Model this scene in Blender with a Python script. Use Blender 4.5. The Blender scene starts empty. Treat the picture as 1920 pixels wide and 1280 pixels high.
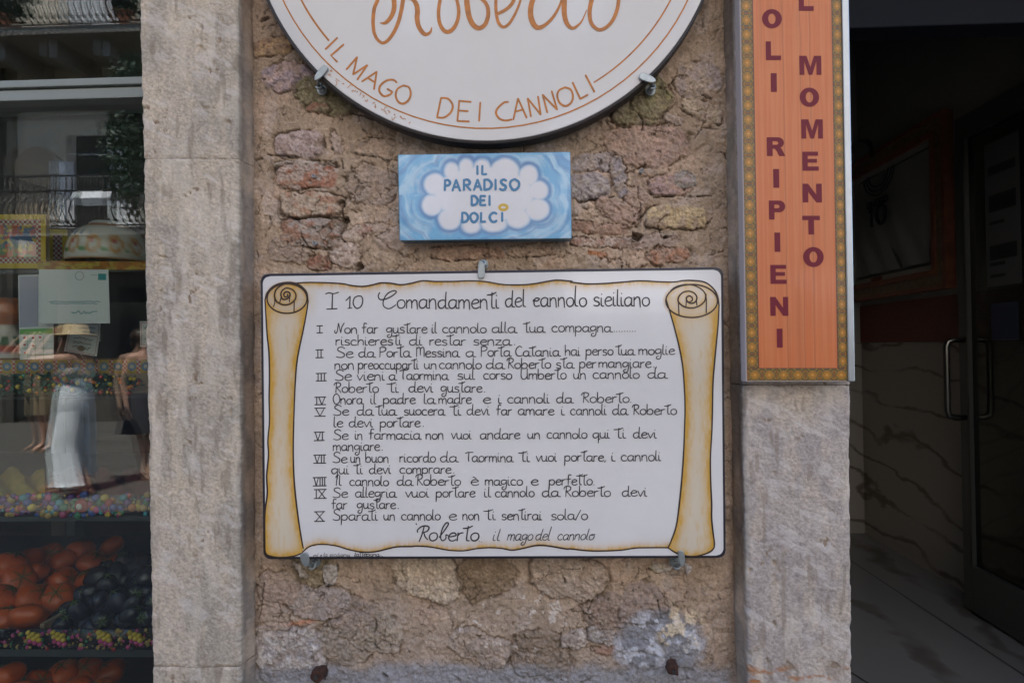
import bpy, bmesh, math, random
import numpy as np
from mathutils import Vector, Matrix

# ------------------------------------------------------------------ camera, world, sun
FPX, CU, CV = 1067.0, 960.0, 640.0
CAM = np.array([0.0, -1.067, 1.40])
def _axes(yaw=math.radians(1.9), pitch=math.radians(0.5), roll=math.radians(0.8)):
    f = np.array([-math.sin(yaw)*math.cos(pitch), math.cos(yaw)*math.cos(pitch), math.sin(pitch)])
    r = np.cross(f, [0, 0, 1]); r /= np.linalg.norm(r)
    u = np.cross(r, f)
    return math.cos(roll)*r - math.sin(roll)*u, math.cos(roll)*u + math.sin(roll)*r, f
RX, UX, FX = _axes()
def P(u, v, Y=0.0):
    """The point of the vertical plane y = Y (parallel to the wall) that a photo pixel shows."""
    u = np.asarray(u, float); v = np.asarray(v, float)
    d = FX + ((u-CU)/FPX)[..., None]*RX - ((v-CV)/FPX)[..., None]*UX
    t = (np.asarray(Y, float) - CAM[1])/d[..., 1]
    return CAM + d*t[..., None]
sc = bpy.context.scene
cam = bpy.data.cameras.new('camera'); camo = bpy.data.objects.new('camera', cam)
sc.collection.objects.link(camo); sc.camera = camo
camo.matrix_world = Matrix(((RX[0], UX[0], -FX[0], CAM[0]), (RX[1], UX[1], -FX[1], CAM[1]), (RX[2], UX[2], -FX[2], CAM[2]), (0, 0, 0, 1)))
cam.sensor_width = 36.0; cam.lens = 36.0*FPX/1920; cam.clip_start = 0.02; cam.clip_end = 400
SUN_EL, SUN_AZ = math.radians(66), math.radians(-10)          # high sun behind the wall: the facade is in open shade
w = bpy.data.worlds.new('World'); sc.world = w; w.use_nodes = True
nt = w.node_tree; bg = nt.nodes['Background']
sky = nt.nodes.new('ShaderNodeTexSky'); sky.sky_type = 'NISHITA'; sky.sun_disc = False
sky.sun_elevation = SUN_EL; sky.sun_rotation = SUN_AZ
nt.links.new(sky.outputs[0], bg.inputs[0]); bg.inputs[1].default_value = 0.145
sl = bpy.data.lights.new('sun', 'SUN'); sl.energy = 4.5; sl.angle = math.radians(0.5); sl.color = (1, .955, .89)
so = bpy.data.objects.new('sun', sl); sc.collection.objects.link(so)
sd = Vector((math.sin(SUN_AZ)*math.cos(SUN_EL), math.cos(SUN_AZ)*math.cos(SUN_EL), math.sin(SUN_EL)))
so.rotation_euler = (-sd).to_track_quat('-Z', 'Y').to_euler(); so.location = (0, 0, 12)
sc.view_settings.view_transform = 'Standard'; sc.view_settings.look = 'None'
sc.view_settings.exposure = 2.0; sc.view_settings.gamma = 1
sc.cycles.use_denoising = True; sc.cycles.max_bounces = 8; sc.cycles.transparent_max_bounces = 16
sc.cycles.caustics_reflective = False; sc.cycles.caustics_refractive = False
rng = np.random.RandomState(7); random.seed(5)

# ------------------------------------------------------------------ small numeric noise library
_T = np.random.RandomState(3).rand(256, 256)
def vnoise(x, y, seed=0):
    x = x + seed*17.31; y = y + seed*9.77
    xi = np.floor(x).astype(int); yi = np.floor(y).astype(int)
    fx = x-xi; fy = y-yi
    fx = fx*fx*(3-2*fx); fy = fy*fy*(3-2*fy)
    g = lambda a, b: _T[a % 256, b % 256]
    return (g(xi, yi)*(1-fx)+g(xi+1, yi)*fx)*(1-fy)+(g(xi, yi+1)*(1-fx)+g(xi+1, yi+1)*fx)*fy
def fbm(x, y, seed=0, n=4):
    s = 0; a = .5; t = 0
    for i in range(n):
        s = s + a*vnoise(x*2**i, y*2**i, seed+i*5); t += a; a *= .5
    return s/t
def sstep(a, b, x):
    t = np.clip((x-a)/(b-a), 0, 1); return t*t*(3-2*t)
def worley(x, y, seed=0):
    xi = np.floor(x).astype(int); yi = np.floor(y).astype(int)
    f1 = np.full(x.shape, 9.0); f2 = np.full(x.shape, 9.0); cid = np.zeros(x.shape)
    for i in (-1, 0, 1):
        for j in (-1, 0, 1):
            a = xi+i; b = yi+j
            px = a + _T[(a*3+seed) % 256, (b*7+11) % 256]; py = b + _T[(a*5+29) % 256, (b*3+seed) % 256]
            d = np.hypot(px-x, py-y); n = d < f1
            f2 = np.where(n, f1, np.minimum(f2, d)); cid = np.where(n, _T[(a+seed) % 256, (b*5+3) % 256], cid); f1 = np.where(n, d, f1)
    return f1, f2, cid
def lin(c): c = np.asarray(c, float)/255; return np.where(c <= .04045, c/12.92, ((c+.055)/1.055)**2.4)
def A(*c, k=1.6): return np.minimum(lin(c)*k, .85)            # a colour read off the photo -> surface albedo
def mix(a, b, t):
    t = np.asarray(t)[..., None]; return a*(1-t)+b*t
def seg_dist(U, V, pts):
    d = np.full(U.shape, 1e9)
    for (x0, y0), (x1, y1) in zip(pts[:-1], pts[1:]):
        dx, dy = x1-x0, y1-y0; L = dx*dx+dy*dy+1e-9
        t = np.clip(((U-x0)*dx+(V-y0)*dy)/L, 0, 1)
        d = np.minimum(d, np.hypot(U-x0-t*dx, V-y0-t*dy))
    return d
def inside(U, V, poly):
    r = np.zeros(U.shape, bool); n = len(poly)
    for i in range(n):
        x0, y0 = poly[i]; x1, y1 = poly[(i+1) % n]
        c = ((y0 > V) != (y1 > V)) & (U < (x1-x0)*(V-y0)/((y1-y0) if y1 != y0 else 1e-9)+x0)
        r ^= c
    return r
def catmull(pts, k=6):
    pts = [np.array(p, float) for p in pts]
    if len(pts) < 3: return np.array(pts)
    q = [2*pts[0]-pts[1]]+pts+[2*pts[-1]-pts[-2]]; out = []
    for i in range(1, len(q)-2):
        for j in range(k):
            t = j/k; a, b, c, d = q[i-1:i+3]
            out.append(.5*((2*b)+(-a+c)*t+(2*a-5*b+4*c-d)*t*t+(-a+3*b-3*c+d)*t**3))
    out.append(pts[-1]); return np.array(out)

# ------------------------------------------------------------------ materials
def mat(name, col=(.5, .5, .5), rough=.6, metal=0, spec=.5, var=.0, vscale=40, bump=0, bscale=200, attr=False, coat=0, trans=0, sheen=0):
    m = bpy.data.materials.new(name); m.use_nodes = True; n = m.node_tree; b = n.nodes['Principled BSDF']; L = n.links.new
    b.inputs['Roughness'].default_value = rough; b.inputs['Metallic'].default_value = metal
    b.inputs['Specular IOR Level'].default_value = spec; b.inputs['Coat Weight'].default_value = coat; b.inputs['Coat Roughness'].default_value = .06
    b.inputs['Base Color'].default_value = (*col, 1)
    tc = n.nodes.new('ShaderNodeTexCoord')
    src = None
    if attr:
        at = n.nodes.new('ShaderNodeVertexColor'); at.layer_name = 'Col'; src = at.outputs[0]
    if var:
        nz = n.nodes.new('ShaderNodeTexNoise'); nz.inputs['Scale'].default_value = vscale; nz.inputs['Detail'].default_value = 6; nz.inputs['Roughness'].default_value = .65
        L(tc.outputs['Object'], nz.inputs['Vector'])
        mr = n.nodes.new('ShaderNodeMapRange'); mr.inputs[1].default_value = .3; mr.inputs[2].default_value = .7; mr.inputs[3].default_value = 1-var; mr.inputs[4].default_value = 1+var
        L(nz.outputs[0], mr.inputs[0])
        mx = n.nodes.new('ShaderNodeMix'); mx.data_type = 'RGBA'; mx.blend_type = 'MULTIPLY'; mx.inputs[0].default_value = 1
        if src: L(src, mx.inputs[6])
        else: mx.inputs[6].default_value = (*col, 1)
        L(mr.outputs[0], mx.inputs[7]); src = mx.outputs[2]
    if src: L(src, b.inputs['Base Color'])
    if bump:
        nb = n.nodes.new('ShaderNodeTexNoise'); nb.inputs['Scale'].default_value = bscale; nb.inputs['Detail'].default_value = 5
        L(tc.outputs['Object'], nb.inputs['Vector'])
        bp = n.nodes.new('ShaderNodeBump'); bp.inputs['Strength'].default_value = bump; bp.inputs['Distance'].default_value = .002
        L(nb.outputs[0], bp.inputs['Height']); L(bp.outputs[0], b.inputs['Normal'])
    return m

# ------------------------------------------------------------------ objects
COL = sc.collection
def tag(o, label=None, cat=None, group=None, kind=None):
    for k, v in (('label', label), ('category', cat), ('group', group), ('kind', kind)):
        if v: o[k] = v
    return o
def empty(name, loc, label=None, cat=None, group=None, rz=0):
    o = bpy.data.objects.new(name, None); o.location = loc; o.rotation_euler = (0, 0, rz); o.empty_display_size = .05
    COL.objects.link(o); return tag(o, label, cat, group)
def link(name, verts, faces, m, parent=None, smooth=False, col=None, mats=None, fmat=None):
    me = bpy.data.meshes.new(name); me.from_pydata([tuple(map(float, v)) for v in verts], [], [tuple(f) for f in faces])
    for x in (mats or [m]): me.materials.append(x)
    if fmat is not None: me.polygons.foreach_set('material_index', fmat)
    if smooth: me.polygons.foreach_set('use_smooth', [True]*len(me.polygons))
    if col is not None: setcol(me, col)
    me.update(); return put(name, me, parent)
def put(name, me, parent):
    o = bpy.data.objects.new(name, me); COL.objects.link(o)
    if parent:
        o.parent = parent
        me.transform(world_inv(parent))
    return o
def world_inv(p):
    m = Matrix.Identity(4); q = p
    while q: m = Matrix.LocRotScale(q.location, q.rotation_euler, q.scale) @ m; q = q.parent
    return m.inverted()
def setcol(me, col):
    at = me.color_attributes.new('Col', 'FLOAT_COLOR', 'POINT')
    c = np.ones((len(me.vertices), 4), np.float32); c[:, :3] = np.asarray(col).reshape(-1, 3); at.data.foreach_set('color', c.ravel())
def grid(name, W, m, parent=None, col=None, smooth=True):
    """W: rows x cols x 3 array of points -> one mesh sheet facing the street."""
    R, C = W.shape[:2]
    me = bpy.data.meshes.new(name); me.vertices.add(R*C); me.vertices.foreach_set('co', W.reshape(-1).astype(np.float32))
    i = np.arange(R*C).reshape(R, C)
    q = np.stack([i[:-1, :-1], i[1:, :-1], i[1:, 1:], i[:-1, 1:]], -1).reshape(-1, 4)
    me.loops.add(q.size); me.loops.foreach_set('vertex_index', q.ravel().astype(np.int32))
    me.polygons.add(len(q)); me.polygons.foreach_set('loop_start', np.arange(0, q.size, 4, dtype=np.int32))
    me.polygons.foreach_set('use_smooth', np.full(len(q), smooth))
    me.update(calc_edges=True); me.validate()
    if col is not None: setcol(me, col)
    me.materials.append(m); return put(name, me, parent)
class MB:
    def __init__(s): s.v = []; s.f = []; s.m = []
    def add(s, v, f, mi=0):
        k = len(s.v); s.v += [tuple(x) for x in v]; s.f += [tuple(i+k for i in t) for t in f]; s.m += [mi]*len(f); return s
    def box(s, lo, hi, mi=0, M=None):
        x0, y0, z0 = lo; x1, y1, z1 = hi
        v = [Vector(p) for p in ((x0, y0, z0), (x1, y0, z0), (x1, y1, z0), (x0, y1, z0), (x0, y0, z1), (x1, y0, z1), (x1, y1, z1), (x0, y1, z1))]
        if M: v = [M @ p for p in v]
        return s.add(v, [(0, 3, 2, 1), (4, 5, 6, 7), (0, 1, 5, 4), (1, 2, 6, 5), (2, 3, 7, 6), (3, 0, 4, 7)], mi)
    def tube(s, pts, r, n=8, mi=0, cap=True):
        pts = [Vector(map(float, p)) for p in pts]; N = len(pts)
        r = [r]*N if np.isscalar(r) else list(r); V = []; F = []
        t0 = (pts[1]-pts[0]).normalized(); a = t0.orthogonal().normalized()
        for i in range(N):
            t = (pts[min(i+1, N-1)]-pts[max(i-1, 0)]).normalized()
            a = (a - t*a.dot(t)); a = a.normalized() if a.length > 1e-6 else t.orthogonal().normalized(); b = t.cross(a)
            for k in range(n):
                g = 2*math.pi*k/n; V.append(pts[i]+(a*math.cos(g)+b*math.sin(g))*r[i])
        for i in range(N-1):
            for k in range(n): F.append((i*n+k, i*n+(k+1) % n, (i+1)*n+(k+1) % n, (i+1)*n+k))
        if cap: F += [tuple(range(n-1, -1, -1)), tuple((N-1)*n+k for k in range(n))]
        return s.add(V, F, mi)
    def ball(s, c, r, n=10, m=7, mi=0, M=None):
        r = (r, r, r) if np.isscalar(r) else r; V = []; F = []
        for j in range(m+1):
            p = math.pi*j/m
            for k in range(n):
                g = 2*math.pi*k/n; q = Vector((r[0]*math.sin(p)*math.cos(g), r[1]*math.sin(p)*math.sin(g), r[2]*math.cos(p)))
                V.append(Vector(c)+((M @ q) if M else q))
        for j in range(m):
            for k in range(n): F.append((j*n+k, (j+1)*n+k, (j+1)*n+(k+1) % n, j*n+(k+1) % n))
        return s.add(V, F, mi)
    def lathe(s, prof, c, n=24, mi=0, wob=None):
        V = []; F = []
        for (r, z) in prof:
            for k in range(n):
                g = 2*math.pi*k/n; rr = r*(wob(g, z) if wob else 1); V.append((c[0]+rr*math.cos(g), c[1]+rr*math.sin(g), c[2]+z))
        for j in range(len(prof)-1):
            for k in range(n): F.append((j*n+k, j*n+(k+1) % n, (j+1)*n+(k+1) % n, (j+1)*n+k))
        F.append(tuple(range(n-1, -1, -1))); F.append(tuple((len(prof)-1)*n+k for k in range(n)))
        return s.add(V, F, mi)
    def prism(s, poly, y0, y1, mi=0):
        """poly in photo pixels of plane y0, pushed back to y1."""
        u = np.array(poly, float); a = P(u[:, 0], u[:, 1], y0); b = a.copy(); b[:, 1] = y1; n = len(a)
        F = [tuple(range(n)), tuple(range(2*n-1, n-1, -1))]+[(i, i+n, (i+1) % n+n, (i+1) % n) for i in range(n)]
        return s.add(list(a)+list(b), F, mi)
    def build(s, name, m, parent=None, smooth=False, bevel=0, col=None):
        ms = m if isinstance(m, (list, tuple)) else [m]
        o = link(name, s.v, s.f, None, parent, smooth, col, ms, s.m)
        bm = bmesh.new(); bm.from_mesh(o.data); bmesh.ops.recalc_face_normals(bm, faces=bm.faces); bm.to_mesh(o.data); bm.free()
        if bevel:
            b = o.modifiers.new('b', 'BEVEL'); b.width = bevel; b.segments = 2; b.limit_method = 'ANGLE'
        return o
def ribbons(name, strokes, Y, m, parent, step=2e-5, base=4e-4):
    """Pen or brush strokes [(points px, width px or list of widths)] as thin layers of paint on plane y = Y."""
    V = []; F = []
    for si, (pts, wd) in enumerate(strokes):
        p = np.asarray(pts, float); n = len(p)
        if n < 2: continue
        wd = np.full(n, float(wd)) if np.isscalar(wd) else np.interp(np.linspace(0, 1, n), np.linspace(0, 1, len(wd)), wd)
        t = np.gradient(p, axis=0); t /= (np.linalg.norm(t, axis=1)[:, None]+1e-9)
        nn = np.stack([-t[:, 1], t[:, 0]], 1)
        y = Y-base-step*(si % 25)-np.linspace(0, step*.9, n)
        a = p+nn*wd[:, None]/2; b = p-nn*wd[:, None]/2
        k = len(V)
        ca = p[0]-t[0]*wd[0]*.42; cb = p[-1]+t[-1]*wd[-1]*.42
        A_ = P(a[:, 0], a[:, 1], y); B_ = P(b[:, 0], b[:, 1], y)
        V += list(A_)+list(B_)+[P(ca[0], ca[1], y[0]), P(cb[0], cb[1], y[-1])]
        F += [(k+i, k+i+1, k+n+i+1, k+n+i) for i in range(n-1)]+[(k, k+n, k+2*n), (k+n-1, k+2*n+1, k+2*n-1)]
    return link(name, V, F, m, parent)
def filled(name, loops, Y, m, parent, depth=5e-4):
    """Filled letter outlines (loops of px points, holes as inner loops) on plane y = Y."""
    cu = bpy.data.curves.new('tmp', 'CURVE'); cu.dimensions = '2D'; cu.fill_mode = 'BOTH'
    for lp in loops:
        s = cu.splines.new('POLY'); s.points.add(len(lp)-1); s.use_cyclic_u = True
        for q, (x, y) in zip(s.points, lp): q.co = (x/100, -y/100, 0, 1)
    o = bpy.data.objects.new('tmp', cu); COL.objects.link(o); dg = bpy.context.evaluated_depsgraph_get(); dg.update()
    me = bpy.data.meshes.new_from_object(o.evaluated_get(dg)); bpy.data.objects.remove(o)
    co = np.array([v.co[:] for v in me.vertices]); W = P(co[:, 0]*100, -co[:, 1]*100, Y-depth)
    F = [tuple(p.vertices) for p in me.polygons]
    return link(name, W, F, m, parent)
def px3(u, v, Y): return Vector(P(u, v, Y))
# ------------------------------------------------------------------ the rubble wall between the two stone piers
M_rub = mat('rubble_and_plaster', attr=True, rough=.92, spec=.25, var=.16, vscale=260, bump=.55, bscale=420)
M_stone = mat('tooled_limestone', attr=True, rough=.85, spec=.3, var=.14, vscale=420, bump=.6, bscale=620)
M_plaster = mat('old_plaster', (.30, .23, .18), .92, spec=.2, var=.2, vscale=6, bump=.5, bscale=60)
STONES = [  # u, v, rx, ry, rotation, squareness, height mm, colour, second colour, share of the second colour
 (512,88,40,17,-4,5,5,(150,118,80),(122,92,70),.4), (548,146,54,28,6,2.6,3,(146,122,116),(128,112,118),.5),
 (612,180,58,34,20,2.4,4,(112,104,74),(98,90,64),.5), (600,205,26,10,10,2.5,3,(124,82,62),(112,98,74),.5),
 (560,272,46,26,-3,4,5,(152,132,126),(134,112,106),.5), (632,265,13,23,-6,2.2,5,(152,132,120),(140,120,110),.4),
 (572,315,56,10,-1,5,3,(150,136,124),(140,126,116),.4), (576,333,60,22,-2,5,4,(146,126,114),(140,90,68),.5),
 (585,385,60,22,1,6,6,(152,132,112),(148,108,84),.3), (584,436,60,26,3,4,4,(130,116,106),(128,90,70),.4),
 (672,438,30,14,-26,3.5,6,(156,136,118),(146,112,96),.3), (598,492,22,17,0,2.4,2,(124,78,58),(116,80,62),.5),
 (645,478,26,20,8,3,4,(162,142,128),(140,118,102),.4), (540,470,40,18,10,2.5,4,(138,118,100),(128,108,92),.5),
 (700,280,40,18,2,3,4,(146,122,102),(132,112,94),.5), (700,350,44,36,5,2.6,2,(142,120,102),(130,112,98),.5),
 (1222,178,34,40,30,2.2,4,(120,112,74),(104,96,66),.5), (1190,212,44,22,-12,2.5,4,(116,106,76),(104,94,68),.5),
 (1308,150,42,34,-20,2.4,3,(142,126,120),(150,130,112),.5), (1312,206,44,18,22,2.6,5,(156,136,112),(142,122,104),.4),
 (1205,272,84,40,-4,2.5,3,(148,118,102),(138,112,98),.5), (1262,222,22,10,30,2.4,4,(150,134,122),(140,122,108),.5),
 (1112,306,40,18,-8,2.5,3,(136,124,120),(126,114,112),.5), (1102,354,42,26,-4,2.6,6,(130,118,118),(146,134,126),.5),
 (1160,330,17,38,-22,2.4,5,(128,118,120),(140,124,112),.5), (1195,372,22,44,22,3,4,(146,120,102),(138,112,96),.4),
 (1258,346,42,20,-6,4,4,(150,118,102),(140,112,108),.5), (1285,335,18,14,0,2.4,3,(136,128,122),(120,114,108),.5),
 (1268,408,55,22,1,5,6,(166,142,102),(144,120,96),.36), (1120,428,60,10,3,4,3,(146,112,92),(130,96,76),.5),
 (1135,455,62,10,2,4,4,(140,106,88),(154,134,120),.5), (1120,478,20,6,8,2.4,3,(150,92,54),(140,84,52),.5),
 (1255,482,44,14,-3,3,4,(146,114,96),(146,100,74),.5), (1222,455,52,14,-4,3,3,(144,122,108),(134,114,100),.5),
 (1160,395,44,22,30,2.8,4,(140,112,94),(150,120,104),.5), (880,476,70,13,2,4,3,(152,120,96),(132,98,78),.5), (1000,470,50,12,-2,4,3,(146,118,96),(156,130,106),.5),
 (800,1078,62,46,18,2.4,8,(166,148,124),(152,134,114),.5), (912,1082,56,42,-10,2.4,3,(112,92,68),(104,84,62),.5),
 (1060,1080,72,44,6,2.6,4,(148,130,114),(138,118,100),.5), (540,1228,66,58,4,3,6,(128,122,122),(160,154,150),.38),
 (588,1062,42,36,0,2.2,4,(118,104,76),(106,92,66),.5), (562,1072,8,18,-35,2.2,5,(148,140,134),(130,122,116),.4), (618,1078,13,20,4,4,5,(152,146,142),(140,132,126),.4),
 (655,1196,58,46,-20,2.4,6,(126,112,98),(116,104,92),.5), (704,1180,54,38,10,2.5,5,(122,110,96),(132,116,100),.5), (660,1150,46,30,0,2.6,4,(118,102,92),(126,108,94),.5),
 (905,1214,62,32,22,2.3,8,(138,120,106),(126,110,98),.4), (1016,1232,56,38,6,3,3,(108,92,78),(100,86,72),.5), (1012,1200,44,22,0,2.6,3,(112,94,78),(104,88,72),.5),
 (1082,1198,26,24,10,2.3,5,(134,120,110),(126,112,102),.4), (1130,1186,25,18,-6,2.3,6,(132,122,116),(122,114,110),.4), (1142,1212,26,12,-14,2.6,3,(140,102,84),(126,96,82),.5),
 (1142,1142,44,30,-10,2.6,5,(122,100,86),(112,94,82),.5), (1205,1130,44,34,0,2.6,4,(130,110,98),(120,102,92),.5),
 (1236,1064,15,12,10,2.4,8,(160,150,136),(150,136,112),.4), (1283,1068,9,10,20,2.6,7,(158,154,154),(150,142,140),.4), (1262,1072,14,9,0,2.4,5,(128,112,96),(120,104,90),.4),
 (596,1130,60,30,4,2.6,3,(136,120,110),(128,116,110),.5), (520,1105,42,36,0,2.6,5,(138,118,104),(130,110,96),.5), (512,1160,30,22,0,2.6,6,(140,120,104),(132,112,96),.5),
]
u = np.arange(438, 1424.1, 1.7); v = np.arange(-170, 1446.1, 1.7)
U, V = np.meshgrid(u, v)
wu = U+26*(fbm(U/46, V/46, 1)-.5)+9*(fbm(U/11, V/11, 2)-.5); wv = V+26*(fbm(U/46, V/46, 3)-.5)+9*(fbm(U/11, V/11, 4)-.5)
wu = wu+7*(fbm(U/5, V/5, 71, 3)-.5); wv = wv+7*(fbm(U/5, V/5, 72, 3)-.5)
H = 9*(fbm(U/75, V/75, 5)-.5)+5*(fbm(U/20, V/20, 6)-.5)+4.6*(fbm(U/6, V/6, 7, 4)-.5)
tone = fbm(U/95, V/70, 8)
col = mix(A(146,127,109), A(131,114,97), sstep(.3, .7, tone)); col = mix(col, A(152,129,111), sstep(.55, .75, fbm(U/60, V/60, 9))*.7)
col = mix(col, A(146,132,122), sstep(.56, .7, fbm(U/34, V/34, 10))*.55)
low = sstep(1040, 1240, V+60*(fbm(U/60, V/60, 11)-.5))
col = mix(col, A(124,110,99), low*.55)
# small hidden rubble under the thin plaster
f1, f2, cid = worley(wu/46, wv/34, 5); e = f2-f1
pl = sstep(.42, .62, fbm(U/70, V/70, 12))
H += 2.2*sstep(.05, .4, e)*pl; col = mix(col, col*(.80+.5*cid[..., None]), .55*pl*sstep(.03, .12, e))
for (su, sv, rx, ry, ro, p, h, c1, c2, sh) in STONES:
    c1, c2 = [tuple(.7*np.array(q_)+.3*(np.mean(q_)*.55+np.array((134, 116, 102))*.45)) for q_ in (c1, c2)]
    a = math.radians(ro); k = .55+.45*(p < 3.2); R_ = 1.35*max(rx, ry)+22
    i0, i1 = np.searchsorted(v, (sv-R_, sv+R_)); j0, j1 = np.searchsorted(u, (su-R_, su+R_)); w_ = (slice(i0, i1), slice(j0, j1))
    Uf, Vf, Hf, cf = U, V, H, col; U, V, H, col = U[w_], V[w_], H[w_], col[w_]
    x = U+(wu[w_]-U)*k-su; y = V+(wv[w_]-V)*k-sv
    x, y = (x*math.cos(a)+y*math.sin(a))/rx, (-x*math.sin(a)+y*math.cos(a))/ry
    d = (np.abs(x)**p+np.abs(y)**p)**(1/p)
    sd_ = int(su+sv*3) % 97
    d = d+.22*(fbm(U/16, V/16, sd_+21, 4)-.5); ms = sstep(1.03, .95, d); q = fbm(U/13, V/11, sd_); q2 = fbm(U/4.5, V/4, sd_+3, 3)
    H = H*(1-.5*ms)+ms*(.85*h*(1-.45*np.minimum(d, 1)**3)+6*(q-.5)+4.2*(q2-.5)+2.5*(fbm(U/2.6, V/2.6, sd_+5, 2)-.5))
    thr = np.quantile(q[ms > .5], 1-sh) if (ms > .5).any() else .5
    c = mix(A(*c1), A(*c2), sstep(thr-.05, thr+.05, q+.12*(q2-.5)))
    c = c*(.66+.68*q2[..., None])
    col = mix(col, c, ms*(.6+.4*sstep(.30, .52, fbm(U/19, V/19, sd_+9, 5))))
    ring = sstep(.97, 1.02, d)*sstep(1.15, 1.03, d)*sstep(.38, .56, fbm(U/26, V/26, sd_+1))
    gk = 1.0 if p >= 4 else .72; H -= 6.5*gk*ring; col = mix(col, A(52,43,36), ring*.72*gk)  # dark groove tint: dirt plus the painted shadow line around the stone
    Hf[w_] = H; cf[w_] = col; U, V, H, col = Uf, Vf, Hf, cf
# cracks, pits and holes; the dark tint is dirt plus painted depth shade
f1, f2, cid = worley(wu/62, wv/50, 40); e = f2-f1
cr = sstep(.035, .006, e)*sstep(.535, .63, fbm(U/36, V/36, 21)); H -= 5*cr; col = mix(col, A(56,47,40), cr*.7)
f1, f2, cid = worley(wu/27, wv/25, 90); e = f2-f1
cr = sstep(.05, .01, e)*sstep(.585, .68, fbm(U/26, V/26, 31)); H -= 3.5*cr; col = mix(col, A(62,52,45), cr*.6)
f1, f2, cid = worley(wu/13, wv/13, 60)
pit = sstep(.26*np.clip(cid*3-2.2, 0, 1), .0, f1)*(cid > .80); H -= 4*pit; col = mix(col, A(48,42,38), pit*.75)
CR = [[(1335,187),(1318,180),(1300,172),(1278,160)],[(452,1240),(480,1190),(490,1140),(497,1090)],[(1196,214),(1204,232),(1199,262),(1192,290)],[(478,452),(482,480),(490,486)],
      [(640,355),(645,375),(643,395),(640,425)],[(566,300),(620,300)],[(500,290),(530,292),(560,294)],[(520,405),(560,409),(640,407)],[(640,300),(648,330),(645,352)],
      [(1085,382),(1120,372),(1150,370)],[(1225,370),(1270,368),(1335,366)],[(1212,395),(1200,410),(1185,422)],[(560,425),(580,462),(622,468)],[(1168,470),(1165,505)],
      [(470,300),(490,296)],[(1120,1118),(1105,1135),(1104,1160)],[(1238,1160),(1232,1120)],[(706,1165),(704,1205),(712,1215)],[(1365,300),(1372,400),(1368,520)],[(690,255),(740,262)],
      [(648,210),(690,220),(715,232)],[(652,270),(668,290),(700,292)],[(480,30),(486,60),(520,66)],[(470,1060),(478,1100),(488,1130)]]
for c in CR:
    p = catmull(c, 5); p = p+3.0*(np.random.RandomState(int(c[0][0])).rand(*p.shape)-.5)
    d = seg_dist(U, V, p); k = sstep(2.2, .5, d)*sstep(.36, .55, fbm(U/12, V/12, 91)); H -= 5*k; col = mix(col, A(44,37,32), k*.85)
for (hu, hv, hr) in ((1198,443,9), (669,500,7), (725,1268,6), (1345,586,9), (645,378,6), (602,1262,10), (1248,448,4), (648,417,5), (500,40,6)):
    d = np.hypot(wu-hu, wv-hv); k = sstep(hr*1.15, hr*.6, d); H -= 16*k; col = mix(col, A(44,38,34), k*.7)
# flaking limewash, cream paint and grey cement low on the wall
fl = sstep(1.0, .55, np.hypot((U-1236)/110, (V-1205)/82)); n1 = fbm(U/16, V/16, 44, 5)
g = fl*sstep(.2, .5, fl+.5*(n1-.5)); col = mix(col, A(104,106,112), g*.85)
wl = sstep(.52, .60, n1+.16*(fbm(U/40, V/40, 46)-.5))*g; col = mix(col, A(166,166,172), wl*.62); H += 1.2*wl
cp = sstep(.55, .60, fbm(U/15, V/19, 48, 4))*sstep(1, .6, np.hypot((U-1275)/56, (V-1178)/50)); col = mix(col, A(190,172,144), cp*.6); H += 1.5*cp
sp = sstep(.63, .68, fbm(U/14, V/14, 52, 4))*sstep(1, .6, np.hypot((U-985)/170, (V-1165)/70)); col = mix(col, A(168,158,150), sp*.8); H += 1.2*sp
cm = sstep(1236, 1262, V+26*(fbm(U/36, V/36, 55)-.5)); col = mix(col, A(112,112,116)*(.7+.6*fbm(U/8, V/8, 56)[..., None]), cm*.85)
rs = sstep(1, .2, np.hypot((U-565)/40, (V-1166+.12*(U-565))/7)); col = mix(col, A(150,92,58), rs*.6)
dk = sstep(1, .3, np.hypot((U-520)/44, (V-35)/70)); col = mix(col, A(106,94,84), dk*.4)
# smoother plaster fillet beside the piers
ed = np.maximum(sstep(496, 462, U+10*(fbm(U/20, V/30, 57)-.5)), sstep(1356, 1384, U+10*(fbm(U/20, V/30, 58)-.5)))
H = H*(1-.7*ed)-5*ed+2*(fbm(U/9, V/30, 59)-.5)*ed
col = mix(col, (A(112,98,86)*(.75+.5*fbm(U/12, V/45, 60)[..., None])), ed*.8)
# hide relief behind the mounted slabs so that nothing pokes through
spk = sstep(.60, .78, fbm(U/2.4, V/2.4, 81, 2)); col = col*(1+.24*spk[..., None]); dkk = sstep(.40, .24, fbm(U/3.1, V/3.1, 83, 2)); col = col*(1-.30*dkk[..., None])
stk = sstep(.60, .74, fbm(U/10, V/26, 85, 5)); col = mix(col, A(104,90,78), stk*.35); col = col*1.05
H = np.minimum(H, 13)
W = P(U, V, 0.0); W[..., 1] -= H*1e-3
wall = empty('rubble_wall', (0, 0, .6), 'old wall of rubble stone, brick and crumbling plaster between two stone piers', 'wall')
grid('masonry', W, M_rub, wall, col)

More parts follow.
